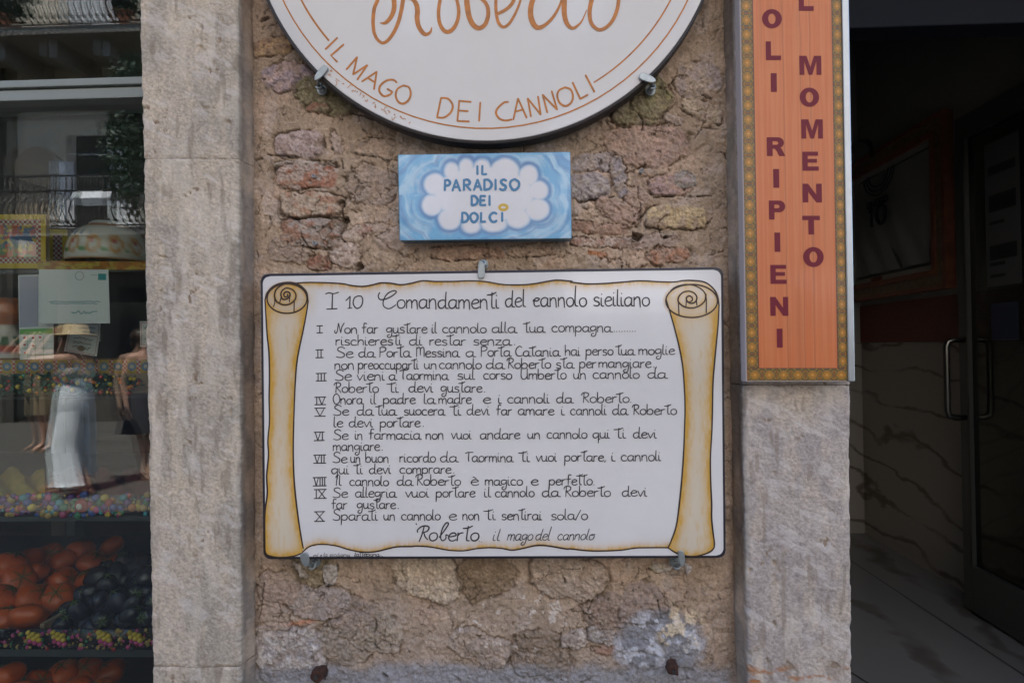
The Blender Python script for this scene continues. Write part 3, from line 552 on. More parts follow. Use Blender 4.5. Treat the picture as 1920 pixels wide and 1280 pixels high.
def z5(s): return zl(s, 5.053, 720, 270)
CAPS = {'I': '0,0 0,1', 'L': '.05,0 0,1|0,1 .9,.97', 'P': '.1,0 .05,1|.1,.05 .6,.02 .95,.25 .75,.5 .1,.55', 'A': '0,1 .5,0|.5,0 1,1|.2,.66 .82,.64', 'R': '.08,0 .08,1|.08,.04 .6,0 .9,.24 .7,.48 .1,.52|.35,.52 1,1', 'D': '.05,0 .05,1|.05,.02 .6,.06 1,.45 .75,.86 .05,1',
        'S': '.95,.12 .55,0 .15,.2 .4,.45 .85,.65 .75,.92 .35,1 0,.88', 'O': '.5,0 .1,.2 0,.55 .25,.95 .6,1 .95,.7 .95,.28 .5,0', 'E': '.05,0 0,1|.05,.02 .95,.04|.03,.48 .8,.48|0,1 1,.98', 'C': '1,.14 .6,0 .15,.2 0,.55 .25,.92 .65,1 1,.86'}
def caps(items, conv):
    out = []
    for ch, x0, x1, y0, y1 in items:
        for s in CAPS[ch].split('|'):
            p = np.array([[float(a) for a in q.split(',')] for q in s.split()]); p = catmull(p, 5) if len(p) > 2 else p
            out.append(np.stack([x0+p[:, 0]*(x1-x0), y0+p[:, 1]*(y1-y0)], 1))
    return [np.array(conv(q)) for q in out]
it = [('I', 885, 885, 208, 288), ('L', 930, 975, 206, 288), ('P', 573, 628, 340, 440), ('A', 648, 720, 340, 444), ('R', 752, 820, 338, 438), ('A', 852, 922, 338, 438), ('D', 948, 1020, 336, 436), ('I', 1057, 1057, 336, 434), ('S', 1098, 1162, 336, 436), ('O', 1195, 1280, 332, 434),
      ('D', 828, 888, 490, 582), ('E', 912, 962, 490, 580), ('I', 1000, 1000, 490, 580), ('D', 738, 798, 650, 744), ('O', 818, 888, 650, 738), ('L', 918, 964, 650, 738), ('C', 1002, 1068, 650, 738), ('I', 1120, 1118, 650, 732)]
cv = lambda q: np.stack([720+q[:, 0]/5.053, 270+q[:, 1]/5.053], 1)
ribbons('lettering', [(q, [4.2, 5.4, 4.6]) for q in caps(it, cv)], YP-.001, M_blue, plq)
ribbons('halo', [(np.array([(720+(1131+36*math.cos(a))/5.053, 270+(600+24*math.sin(a))/5.053) for a in np.linspace(0, 6.3, 30)]), 5.2)], YP-.001, mat('yellow_brush_paint', (.62, .40, .05), .3), plq)

# ------------------------------------------------------------------ round sign
YR = -.050
ctr = (910.0, -179.0); RR_ = 443.0
rnd = empty('round_sign', tuple(P(910, 262, YR)), 'large round white ceramic sign with orange script lettering, hung above the blue plaque', 'sign')
M_rw = mat('white_glaze_round', (.63, .61, .605), .15, coat=.3, var=.03, vscale=7); M_or = mat('orange_brown_brush_paint', (.47, .15, .014), .35, var=.3, vscale=60)
M_dk = mat('dark_unglazed_edge', (.030, .024, .024), .6, var=.3, vscale=50, bump=.3)
circ = lambda r: [(ctr[0]+r*math.cos(a), ctr[1]+r*math.sin(a)) for a in np.linspace(0, 2*math.pi, 160, endpoint=False)]
mb = MB(); mb.prism(circ(RR_+6), YR+.0022, -.016); mb.build('slab', M_dk, rnd, bevel=.003)
mb = MB(); mb.prism(circ(RR_), YR, YR+.004); mb.build('white_face', M_rw, rnd, bevel=.0012)
q4 = lambda s, ox=480: zl(s, 4.0, ox, 0)
arc = lambda r, a0, a1: np.array([(ctr[0]+r*math.cos(a), ctr[1]+r*math.sin(a)) for a in np.linspace(math.radians(a0), math.radians(a1), 90)])
ribbons('outer_ring', [(arc(420, -300, 60), [3.0, 2.5, 3.0, 2.7, 3.2, 2.7])], YR, M_or, rnd)
ribbons('inner_ring', [(arc(389, 139, 300), [3.6, 3.0, 3.2]), (arc(391, -60, 58.6), [3.0, 3.3, 2.7])], YR, M_or, rnd)
LT_ = [q4(s) for s in ('610,285 522,370', '657,335 562,418 608,465', '678,522 758,430', '758,430 728,560', '728,560 835,490', '835,490 760,598', '795,612 905,540', '905,540 885,670', '835,583 893,620', '1055,620 1030,600 980,605 935,640 925,685 958,722 1005,710 1022,690', '1022,690 985,668',
        '1103,642 1060,670 1048,720 1068,765 1105,778 1145,750 1160,700 1145,655 1103,642', '1388,735 1358,880', '1388,735 1440,742 1475,790 1460,845 1410,882 1358,882', '1525,755 1510,908', '1525,758 1612,765', '1518,830 1590,835', '1510,908 1598,912', '1682,770 1673,908')]
LT_ += [q4(s, 930) for s in ('92,766 60,770 15,810 0,850 25,890 70,905 118,897', '130,898 165,740', '165,740 230,885', '145,838 205,822', '262,875 238,740', '238,740 335,860', '335,860 315,725', '385,845 350,712', '350,712 458,822', '458,822 418,685', '517,656 472,680 460,725 480,775 525,796 565,768 577,722 560,672 517,656', '575,620 632,742', '632,742 688,712', '672,565 738,690')]
LT_ = [(catmull(p, 5) if len(p) > 3 else np.array(p), [3.5, 4.2, 3.7]) for p in LT_]
for a_, b_ in ((0, 3), (3, 12), (12, 18), (18, len(LT_))): ribbons('lettering', LT_[a_:b_], YR, M_or, rnd)
s7 = lambda s, ox=680: zl(s, 6.857, ox, 0)
BR = [('420,-420 330,-260 240,-120 190,10 150,110 135,230 135,330 150,430 190,510 255,555 320,525 380,450 430,360 470,250 500,120 520,0 560,-130 640,-260', [6.2, 7, 7, 6.5, 5.6, 6.6, 7.2, 7.6, 8]), ('360,-300 380,-150 400,0 405,90 385,180 335,260 280,300 225,298', [7, 9, 9, 8.5, 7, 2]),
      ('500,-30 560,-25 640,-5 690,60 705,150 700,240 720,340 770,420 820,445 870,415 888,358', [5, 6, 9, 9.5, 9, 8, 6, 2]), ('1190,-60 1150,-160 1090,-185 1040,-140 1010,-60 985,60 975,180 990,300 1040,390 1100,412 1165,370 1215,280 1235,170 1222,50 1190,-60', [6, 6.5, 6.5, 6.5, 6.5, 7.5, 8, 7, 6.5, 6]),
      ('1400,-420 1440,-500 1400,-540 1350,-440 1330,-220 1335,-60 1345,80 1370,220 1420,320 1495,365 1570,320 1610,220 1612,120 1580,40 1520,-15', [9, 9.5, 9, 10.5, 9.5, 8, 7.5, 6]), ('1715,-60 1760,-170 1860,-230 1960,-200 1990,-130 1980,-90 1925,40 1850,120 1740,180', [6, 7.5, 7, 6]), ('1715,-60 1712,60 1720,190 1750,300 1810,350 1880,310 1945,210 2000,90 2040,-30', [6, 6, 6, 5.6, 5.4, 4.6, 4])]
br = [(catmull(s7(s), 6), w_) for s, w_ in BR]
BR2 = [('560,-60 520,80 515,200 545,300 605,358 690,330 780,250 850,150 900,40 930,-60', [9, 10, 10.5, 9, 6.5, 5.5, 4.5, 4]), ('990,-460 955,-320 950,-120 945,60 950,200 985,310 1050,365 1120,330 1180,260 1235,130', [10, 10, 10, 9, 6, 3.5, 1.5]), ('1640,-80 1590,-170 1500,-200 1400,-170 1330,-90 1285,60 1272,190 1300,310 1390,385 1490,350 1570,260 1625,130 1645,0 1640,-80', [7, 8, 8.5, 8, 6.5, 6.5, 7, 6.5])]
BR2 += [('780,-250 900,-275 1040,-285 1180,-275', [5, 8, 8, 5])]
br += [(catmull(s7(s, 920), 6), w_) for s, w_ in BR2]
ribbons('script_lettering', br, YR, M_or, rnd, step=4e-5)
r_ = np.random.RandomState(12); sc_ = []
for i in range(26):
    a = math.radians(139-1.15*i*1.05); rr0 = 430+3*(r_.rand()-.5); p0 = np.array([ctr[0]+rr0*math.cos(a), ctr[1]+rr0*math.sin(a)])
    if abs(p0[0]-600) < 14: continue
    sc_.append((catmull(p0+np.cumsum(6.5*(r_.rand(6, 2)-.5), 0), 3), 1.05))
ribbons('maker_mark', sc_, YR, M_or, rnd)

# ------------------------------------------------------------------ the clips that carry the two big signs
def clip(outer, tip, ysign, ring, label, wt=13):
    o = np.array(outer, float); t = np.array(tip, float)
    root = empty('metal_clip', tuple(P(ring[0], ring[1], -.02)), label, 'clip', 'zinc clips holding the ceramic signs')
    ax = (t-o); L = np.linalg.norm(ax); ax /= L; nn = np.array([-ax[1], ax[0]])
    prof = [(-.02, .55), (.05, .85), (.2, 1), (.5, 1), (.75, .85), (.9, .55), (1.0, .15)]
    poly = [o+ax*L*a+nn*wt/2*b for a, b in prof]+[o+ax*L*a-nn*wt/2*b for a, b in prof[::-1]]
    mb = MB(); mb.prism(poly, ysign-.006, ysign-.0022); mb.build('tongue', M_zinc, root, bevel=.0012)
    mb = MB(); a = px3(*(t-ax*4), ysign-.004); b = Vector((a.x, .01, a.z))
    if ring is not None:
        rp = px3(ring[0], ring[1], -.024); mb.tube([(rp.x, .012, rp.z), (rp.x, -.022, rp.z)], .0052, 12)
        g = [(rp.x+.0052*math.cos(q), -.028+.003*math.sin(q*.5), rp.z+.0052*math.sin(q)) for q in np.linspace(-2.6, 2.3, 16)]
        mb.tube(g, .0021, 8); mb.tube([(rp.x, -.03, rp.z), tuple(px3(*(o+ax*L*.75), ysign-.003))], .0032, 8)
    mb.build('screw_eye', M_zinc, root, smooth=True)
    mb = MB(); mb.tube([(rp.x, -.008, rp.z), (rp.x, -.0125, rp.z)], .0095, 16); mb.tube([(rp.x, -.0126, rp.z), (rp.x, -.018, rp.z)], .0072, 6); mb.build('washer_and_nut', M_zinc, root, bevel=.0006)
clip((611, 124), (590, 150), YR, (599, 163), 'clip with a bright screw eye on the round sign rim nearest the window pier')
clip((1200, 141), (1230, 152), YR, (1222, 164), 'clip holding the round sign on the side nearest the orange banner', 14)
clip((902, 521), (903, 489), YB, (905, 494), 'upright clip at the top edge of the scroll sign, under the blue plaque')
clip((569, 1037), (574, 1062), YB, (587, 1058), 'pale clip under the scroll sign on the side of the window pier', 16)
clip((1277, 1033), (1280, 1062), YB, (1268, 1058), 'grey-blue clip under the scroll sign on the side of the doorway pier', 12)
# rusty bolts and plastic plugs left in the wall
M_rust = mat('rust', (.055, .022, .014), .9, var=.5, vscale=120, bump=.8, bscale=150)
for (bu, bv, sh, lb) in ((597, 1262, 6, 'rusty round bolt end in the grey mortar, below the scroll sign near the window pier'), (1261, 1251, 4, 'rusty square bolt stub in flaking grey mortar, near the doorway pier')):
    b = empty('rusty_bolt', tuple(P(bu, bv, 0)), lb, 'bolt', 'rusty bolts low in the wall')
    p = P(bu, bv, -.012); mb = MB(); n = 12 if sh == 6 else 4
    pts = [(p[0]+.0125*(1+.18*math.sin(5*a+sh))*math.cos(a+.7), p[2]+.0125*(1+.16*math.cos(3*a))*math.sin(a+.7)) for a in np.linspace(0, 2*math.pi, n, endpoint=False)]
    V_ = [(x, -.022, z) for x, z in pts]+[(x, .02, z) for x, z in pts]
    mb.add(V_, [tuple(range(n)), tuple(range(2*n-1, n-1, -1))]+[(i, (i+1) % n, (i+1) % n+n, i+n) for i in range(n)])
    mb.build('bolt_head', M_rust, b, bevel=.002)
    mb = MB(); mb.tube([(p[0], -.021, p[2]), (p[0], -.026, p[2])], .0045, 8); mb.build('bolt_core', M_dk, b)
M_plug = mat('grey_plastic_plug', (.30, .29, .28), .6)
for (bu, bv, lb) in ((588, 330, 'plastic wall plug in the red brick'), (590, 456, 'plastic wall plug in the grey brick above the scroll sign'), (1203, 321, 'plastic wall plug in pinkish plaster between the plaque and the banner')):
    p = P(bu, bv, -.012); g = [(p[0]+.0032*math.cos(a), -.0135, p[2]+.0032*math.sin(a)) for a in np.linspace(0, 2*math.pi, 15)]
    mb = MB(); mb.tube(g, .0012, 6, cap=False); mb.tube([(p[0], -.0105, p[2]), (p[0], .0, p[2])], .003, 8)
    tag(mb.build('wall_plug', M_plug, None, smooth=True), lb, 'plug', 'plastic plugs left in the wall')

# ------------------------------------------------------------------ orange banner on the right pier
YN = -.073
ban = empty('wooden_banner_sign', tuple(P(1500, 715, YN)), 'tall orange wood-look sign board with maroon letters and a patterned tile border', 'sign')
M_bn = mat('printed_orange_board', attr=True, rough=.28, spec=.35, coat=.08, var=.03, vscale=15); M_fr = mat('pale_plastic_edge', (.50, .44, .45), .5); M_al = mat('brushed_aluminium', (.36, .39, .43), .34, metal=.9, var=.06, vscale=30); M_mr = mat('maroon_vinyl', (.17, .012, .028), .45, spec=.25)
eL = lambda q: 1386.5+.0170*q; eR = lambda q: 1578.5+.0168*q
def bq(t, q): return eL(q)+(eR(q)-eL(q))*t
b0, b1 = -170, 715.5
mb = MB(); mb.prism([(eL(b0), b0), (eR(b0), b0), (eR(b1), b1), (eL(b1), b1)], YN, -.050); mb.build('board_body', M_fr, ban, bevel=.001)
T, V = np.meshgrid(np.linspace(0, 1, 196), np.arange(b0, b1-1.5, 1.1)); U = bq(.012+T*.988, V); W = P(U, V, YN-.0008)
px_ = U-bq(0, V); wd_ = eR(V)-eL(V)
gr = fbm(px_/3.2, V/160, 3, 5); g2 = fbm(px_/9, V/300, 9, 3)
c = mix(np.array([.60, .165, .058]), np.array([.63, .20, .078]), sstep(.3, .7, gr)); c = mix(c, np.array([.36, .11, .05]), sstep(.62, .76, g2)*.22)
for gx in (78, 110, 128): c = mix(c, np.array([.30, .10, .05]), sstep(1.6, .3, np.abs(px_-gx-4*fbm(V/90, V*0+gx, 4)))*.45)
bw = 24.0
inb = (px_ < bw) | (px_ > wd_-19) | (V > 690)
tl_x = np.where(V > 690, (U-1402)/27.0, np.where(px_ < bw, (px_-1)/23.0, (px_-wd_+19)/19.0)); tl_y = np.where(V > 690, (V-690)/25.0, (V-690)/26.6)
fx = (tl_x % 1)-.5; fy = (tl_y % 1)-.5; r = np.hypot(fx, fy); th = np.arctan2(fy, fx)
bc = np.broadcast_to(np.array([.30, .165, .028]), U.shape+(3,)).copy()
bc = mix(bc, np.array([.05, .07, .06]), sstep(.10, .03, np.abs(np.abs(fx)-np.abs(fy)))*(r > .22)*.9*sstep(.5, .3, np.abs(np.abs(fx)-.36)+.1))
bc = mix(bc, np.array([.05, .06, .07]), ((np.abs(np.abs(fy)-.40) < .05) & (np.abs(fx) < .2))*.7); bc = mix(bc, np.array([.05, .06, .07]), ((np.abs(np.abs(fx)-.40) < .05) & (np.abs(fy) < .2))*.5)
pt = sstep(.25, .19, r-.10*np.cos(8*th)); bc = mix(bc, np.array([.50, .20, .035]), pt*.95); bc = mix(bc, np.array([.60, .34, .07]), sstep(.10, .05, r))
bc = mix(bc, np.array([.22, .045, .02]), (np.maximum(np.abs(fx), np.abs(fy)) > .46)*.6)
c = np.where(inb[..., None], bc, c)
ed_ = (np.abs(px_-bw) < .9) | (np.abs(px_-wd_+19) < .9) | (np.abs(V-690) < .9); c = np.where(ed_[..., None] & (V < 691)[..., None], np.array([.12, .05, .03]), c)
grid('printed_face', W, M_bn, ban, c)
mb = MB(); mb.prism([(eR(b0)+.6, b0), (eR(b0)+13.6, b0), (eR(b1)+13.2, b1), (eR(b1)+.6, b1)], YN-.004, -.053); mb.build('metal_edge_strip', M_al, ban, bevel=.0015)
def lp(s): return [tuple(map(float, q.split(','))) for q in s.split()]
el = lambda rx, ry, n=28: [(.5+rx*math.cos(a), .5+ry*math.sin(a)) for a in np.linspace(0, 2*math.pi, n, endpoint=False)]
arcp = lambda cx, cy, rx, ry, a0, a1, n=9: [(cx+rx*math.cos(math.radians(a)), cy+ry*math.sin(math.radians(a))) for a in np.linspace(a0, a1, n)]
FAT = {'L': [lp('0,0 .34,0 .34,.76 1,.76 1,1 0,1')], 'I': [lp('0,0 1,0 1,1 0,1')], 'E': [lp('0,0 .97,0 .97,.21 .33,.21 .33,.38 .9,.38 .9,.58 .33,.58 .33,.78 1,.78 1,1 0,1')], 'T': [lp('0,0 1,0 1,.23 .66,.23 .66,1 .34,1 .34,.23 0,.23')],
       'N': [lp('0,0 .29,0 .71,.58 .71,0 1,0 1,1 .71,1 .29,.42 .29,1 0,1')], 'M': [lp('0,0 .33,0 .5,.6 .67,0 1,0 1,1 .78,1 .78,.26 .58,1 .42,1 .22,.26 .22,1 0,1')], 'O': [el(.5, .5), el(.19, .28)],
       'P': [lp('0,0 .6,0')+arcp(.64, .31, .36, .31, -90, 90)+lp('.33,.62 .33,1 0,1'), lp('.33,.22 .55,.22')+arcp(.55, .315, .1, .095, -90, 90, 5)+lp('.33,.41')],
       'R': [lp('0,0 .6,0')+arcp(.62, .29, .31, .29, -90, 70)+lp('.78,.6 1,1 .66,1 .5,.68 .42,.61 .31,.61 .31,1 0,1'), lp('.31,.21 .53,.21')+arcp(.53, .305, .1, .095, -90, 90, 5)+lp('.31,.40')]}
BL = [('O', 1429, 1466, 17.5, 53.5), ('L', 1436, 1464.5, 78, 113), ('I', 1445.5, 1456.5, 137.5, 172.5), ('R', 1438, 1472.5, 257.5, 292.5), ('I', 1450, 1461, 317, 352), ('P', 1442, 1472.5, 376, 411.5), ('I', 1452.5, 1463, 436, 472), ('E', 1444.5, 1475, 496.5, 532), ('N', 1444.5, 1478, 556.5, 592), ('I', 1456.5, 1467.5, 616, 651.5),
      ('L', 1498, 1525.5, -15, 20.5), ('M', 1499, 1540, 105, 140.5), ('O', 1499.5, 1536, 164.5, 200.5), ('M', 1502.5, 1543, 224, 260), ('E', 1504.5, 1535, 284.5, 320), ('N', 1505, 1541, 344.5, 379.5), ('T', 1504.5, 1537.5, 404.5, 439.5), ('O', 1506, 1544.5, 463, 500.5)]
for ch, x0, x1, y0, y1 in BL:
    filled('letter_'+ch.lower(), [[(x0+a*(x1-x0)+.016*(b-.5)*(y1-y0), y0+b*(y1-y0)) for a, b in l] for l in FAT[ch]], YN-.0008, M_mr, ban)
# ------------------------------------------------------------------ street, rest of the facade, building across the street
YG = .12                                        # plane of the shop window glass
def RF(u, v, Y):
    """Where a thing at depth y = Y in the street stands when the shop window mirrors it at photo pixel (u, v)."""
    p = P(u, v, 2*YG-Y); p[..., 1] = Y; return p
def procedural_bricks(name, c1, c2, mort, sx, sy, rough=.8, bump=.4):
    m = bpy.data.materials.new(name); m.use_nodes = True; n = m.node_tree; b = n.nodes['Principled BSDF']; L = n.links.new
    tc = n.nodes.new('ShaderNodeTexCoord'); br = n.nodes.new('ShaderNodeTexBrick'); br.inputs['Scale'].default_value = 1; br.inputs['Brick Width'].default_value = sx; br.inputs['Row Height'].default_value = sy
    br.inputs['Mortar Size'].default_value = .008; br.inputs['Color1'].default_value = (*c1, 1); br.inputs['Color2'].default_value = (*c2, 1); br.inputs['Mortar'].default_value = (*mort, 1)
    nz = n.nodes.new('ShaderNodeTexNoise'); nz.inputs['Scale'].default_value = 9; nz.inputs['Detail'].default_value = 6
    mx = n.nodes.new('ShaderNodeMix'); mx.data_type = 'RGBA'; mx.blend_type = 'MULTIPLY'; mx.inputs[0].default_value = .5
    L(tc.outputs['Object'], br.inputs['Vector']); L(tc.outputs['Object'], nz.inputs['Vector']); L(br.outputs[0], mx.inputs[6]); L(nz.outputs[0], mx.inputs[7]); L(mx.outputs[2], b.inputs['Base Color'])
    b.inputs['Roughness'].default_value = rough; return m
M_pave = procedural_bricks('street_paving', (.115, .105, .095), (.09, .083, .076), (.05, .047, .043), .55, .28)
M_wall2 = mat('cream_render', (.54, .47, .385), .9, var=.14, vscale=1.5, bump=.3, bscale=30); M_tan = mat('tan_wood', (.36, .27, .19), .6, var=.2, vscale=5)
M_iron = mat('black_wrought_iron', (.02, .02, .022), .35, metal=.6); M_whitep = mat('white_paint', (.78, .78, .80), .5); M_dark = mat('dark_void', (.012, .012, .012), .8); M_slab = mat('stone_slab', (.24, .22, .20), .9, var=.2, vscale=8)
def plane_obj(name, pts, m, parent=None, kind=None):
    return tag(link(name, pts, [tuple(range(len(pts)))], m, parent), kind=kind)
plane_obj('street', [(-60, -40, 0), (60, -40, 0), (60, .1, 0), (-60, .1, 0)], M_pave, kind='structure')
M_fac = mat('facade_plaster', (.34, .28, .22), .9, var=.2, vscale=3, bump=.5, bscale=40)
fac = empty('house_front', (0, .2, 0), 'plastered house front carrying the piers, shop window and doorway', 'house')
X0, X1 = P(262, 640, -.06)[0], P(1598, 640, -.06)[0]
mb = MB(); ztop = P(900, -168, 0)[2]
XL, XR = P(438, 640, 0)[0], P(1424, 640, 0)[0]
mb.box((XL-.06, .03, ztop), (XR+.06, .40, 2.72)); mb.box((XL-.06, .03, 0), (XR+.06, .40, P(900, 1446, 0)[2])); mb.box((XL-.06, .03, P(900, 1446, 0)[2]+.001), (XR+.06, .40, ztop-.001))
mb.box((-7, .0, 2.721), (7, .40, 8.2)); mb.box((-7, .0, .0), (-2.6, .40, 2.72)); mb.box((2.25, .0, 0), (7, .40, 2.72))
mb.build('wall', M_fac, fac)
mb = MB(); mb.box((-3.2, -.75, 3.45), (3.2, -.001, 3.60)); mb.build('added_shade_slab', M_fac, fac)  # added slab above the view, cuts sky light on the upper wall
nb = empty('added_dark_house', (-12, -9.8, 0), 'added dark house beside the pale one, darkening the window reflection', 'house')  # added house, kept dark to darken the edge of the mirrored street
# house across the street: balconies, doors and shutters that the window glass mirrors
YF, YBAL = -9.95, -8.7
opp = empty('house_across_street', (-6, YF, 0), 'pale sunlit house across the street with two bulging iron balconies', 'house')
def fr(u, v, Y=YF): return RF(u, v, Y)
zg = RF(100, 428, YBAL)[2]-.3
mb = MB(); mb.box((RF(33, 300, YF)[0], YF-.5, zg), (14, YF, 11.5)); mb.build('wall', M_wall2, opp)
mb = MB(); mb.box((RF(33, 300, YF)[0], YF-.5, 0), (14, YF+.02, zg-.002)); mb.build('ground_storey', mat('painted_shade_storey', (.07, .06, .05), .8, var=.3, vscale=3), opp)  # dark colour painted in for the shade on the ground storey
for x_ in (-11.5, -8.3, -5.2, -1.5, 2.2):
    m_ = MB(); m_.box((x_, YF+.021, .1), (x_+1.9, YF+.05, 2.7)); m_.build('shop_front', M_dark, opp)  # dark panels painted as the shade inside the shops
mb = MB(); mb.box((-26, YF-.4, 0), (RF(33, 300, YF)[0]-.01, YF+.12, 10.5)); mb.build('wall', mat('added_dark_wall', (.06, .055, .045), .9, var=.3, vscale=1.2), nb)
def rect_on(name, u0, u1, v0, v1, m, dy, parent=opp, depth=.06):
    a = fr(u0, v1); b = fr(u1, v0); m_ = MB(); m_.box((a[0], YF+.001, a[2]), (b[0], YF+dy, b[2])); return m_.build(name, m, parent)
a = fr(32, 430); b = fr(117, 300); mbx = MB()
pts = [(a[0], a[2]), (b[0], a[2])]+[(b[0]+(a[0]-b[0])*t, b[2]+.28*math.sin(math.pi*t)) for t in np.linspace(0, 1, 12)]
n = len(pts); mbx.add([(x, YF+.06, z) for x, z in pts]+[(x, YF+.001, z) for x, z in pts], [tuple(range(n)), tuple(range(2*n-1, n-1, -1))]+[(i, (i+1) % n, (i+1) % n+n, i+n) for i in range(n)]); mbx.build('arched_shutter', M_tan, opp)
rect_on('door_jamb', 118, 145, 306, 436, M_whitep, .09); rect_on('door_opening', 146, 226, 255, 436, M_dark, .03); rect_on('door_jamb', 227, 268, 236, 436, M_whitep, .12)
for k in range(3): rect_on('door_glazing_bar', 150, 226, 290+40*k, 293+40*k, M_whitep, .05)
for (u0, u1) in ((135, 172), (182, 218)):
    w_ = rect_on('window', u0-4, u1+4, -150, 58, M_dark, .04)
    a = fr(u0, 55); b = fr(u1, -150); m_ = MB(); z = a[2]
    while z < b[2]: m_.box((a[0], YF+.045, z), (b[0], YF+.075, z+.028)); z += .05
    m_.build('louvred_shutter', M_whitep, w_)
    rect_on('window_surround', u1+5, u1+9, -150, 58, M_whitep, .08)
for x_ in (-2.6, .4, 3.2, 6.2):
    for z_ in (3.9, 7.4):
        m_ = MB(); m_.box((x_, YF+.001, z_), (x_+1.1, YF+.05, z_+1.9)); s_ = m_.build('louvred_shutter', M_whitep, opp)  # added white panels that lend sheen to the glazed signs
for x_, lb in ((.6, 'added white awning opposite, for sheen on the glazed signs'), (4.6, 'second added white awning, further along, for sheen on the signs')):
    m_ = MB(); V_ = [(x_, YF+.03, 2.75), (x_+2.6, YF+.03, 2.75), (x_+2.6, YF+1.5, 2.15), (x_, YF+1.5, 2.15), (x_+2.6, YF+1.52, 1.95), (x_, YF+1.52, 1.95)]; m_.add(V_+[(a_, b_, c_-.012) for a_, b_, c_ in V_], [(0, 1, 2, 3), (3, 2, 4, 5), (9, 8, 7, 6), (11, 10, 8, 9)]); tag(m_.build('added_sheen_awning', M_whitep, None), lb, 'awning')  # added awnings, white to throw a soft glare onto the glazed signs
def balcony(vtop, vbot, u0, name):
    a = RF(u0, vbot, YBAL); x0, z0 = a[0], a[2]; z1 = RF(u0+120, vtop, YBAL)[2]; x1 = -4.2
    mb = MB(); mb.box((x0-.06, YF+.002, z0-.16), (x1, YBAL+.02, z0-.02)); s = mb.build('balcony', M_slab, opp)
    mb = MB()
    for k in range(5): mb.box((x0+.3+k*1.0, YF+.003, z0-.5), (x0+.45+k*1.0, YBAL-.15, z0-.161))
    mb.build('corbel', M_slab, s)
    mb = MB(); h = z1-z0; x = x0
    while x < x1:
        pr = [(0, 0), (.16, .10), (.24, .24), (.20, .42), (.06, .58), (.0, .70), (.0, 1)]
        mb.tube([(x, YBAL+.05+q*.9, z0+h*t) for q, t in pr], .011, 6); mb.ball((x, YBAL+.06, z0+h*.70), .03, 6, 4); mb.ball((x+.01, YBAL+.17, z0+h*.06), .035, 6, 4); x += .115
    for t, q in ((0, 0), (.7, 0), (1, 0)): mb.tube([(x0, YBAL+.05+q, z0+h*t), (x1, YBAL+.05+q, z0+h*t)], .018, 6)
    for k in range(8): mb.tube([(x0, YF+(YBAL-YF+.05)*k/8, z0), (x0-.14, YF+(YBAL-YF+.05)*k/8, z0+h*.25), (x0, YF+(YBAL-YF+.05)*k/8, z0+h*.65), (x0, YF+(YBAL-YF+.05)*k/8, z0+h)], .011, 6)
    mb.tube([(x0, YF, z0+h), (x0, YBAL+.05, z0+h)], .018, 6)
    mb.build('railing', M_iron, s, smooth=True); return x0, x1, z0, z1
balcony(331, 428, 24, 'balcony'); bx0, bx1, bz0, bz1 = balcony(-40, 57, -150, 'balcony')  # upper balcony lengthened so that its slab shades the wall beside it
a = RF(153, 386, YBAL+.32); b = RF(208, 358, YBAL+.32)
m_ = MB(); n = 9; xs = np.linspace(a[0], b[0], n); V_ = []; 
for x in xs:
    for z, q in ((a[2], 0), (a[2]*.5+b[2]*.5, .05), (b[2], 0)): V_.append((x, YBAL+.30+q, z))
m_.add(V_, [(i*3+j, i*3+j+1, i*3+j+4, i*3+j+3) for i in range(n-1) for j in range(2)]); bnn = m_.build('cloth_banner', M_whitep, None)
tag(bnn, 'white cloth banner tied to the balcony across the street', 'banner')
def leaves(name, m, c, R, n, size, parent=None, seed=1):
    r = np.random.RandomState(seed); V = []; F = []
    for i in range(n):
        d = r.randn(3); d /= np.linalg.norm(d); q = np.array(c)+d*np.array(R)*r.rand()**.4; a = r.randn(3); a /= np.linalg.norm(a); b = np.cross(a, r.randn(3)); b /= np.linalg.norm(b); s = size*(.6+.8*r.rand()); k = len(V)
        V += [q-a*s, q+b*s*.4, q+a*s, q-b*s*.4]; F.append((k, k+1, k+2, k+3))
    return link(name, V, F, m, parent)
M_leaf = mat('dark_green_leaves', (.035, .075, .045), .5, var=.4, vscale=6); M_pot = mat('terracotta', (.32, .13, .07), .8, var=.2, vscale=12)
for i, (u_, v_, hh, rr_, lb) in enumerate(((240, 60, .6, .32, 'leafy green pot plant on the upper balcony across the street'), (20, 30, .35, .5, 'dark bushy plant at the end of the upper balcony across the street'))):
    c_ = RF(u_, v_-40, YBAL-.25); t = empty('pot_plant', (c_[0], c_[1], bz0), lb, 'plant')
    leaves('foliage', M_leaf, (c_[0], c_[1], bz0+.75), (rr_, .3, .6), 900, .07, t, i+3)
    m_ = MB(); m_.lathe([(.12, 0), (.17, .3), (.19, .3), (.19, .34)], (c_[0], c_[1], bz0-.02), 14); m_.build('pot', M_pot, t)
c_ = RF(245, 110, YBAL+.1); t = empty('climbing_plant', (c_[0], YF+.2, 0), 'tall dark green climber against the house across the street', 'plant')
leaves('foliage', M_leaf, (c_[0], YBAL+.05, 5.3), (.42, .35, 1.5), 2600, .07, t, 9); m_ = MB(); m_.tube([(c_[0], YF+.12, 0), (c_[0]+.05, YF+.2, 2), (c_[0], YBAL, 4.6)], .035, 8); m_.build('stem', M_tan, t)

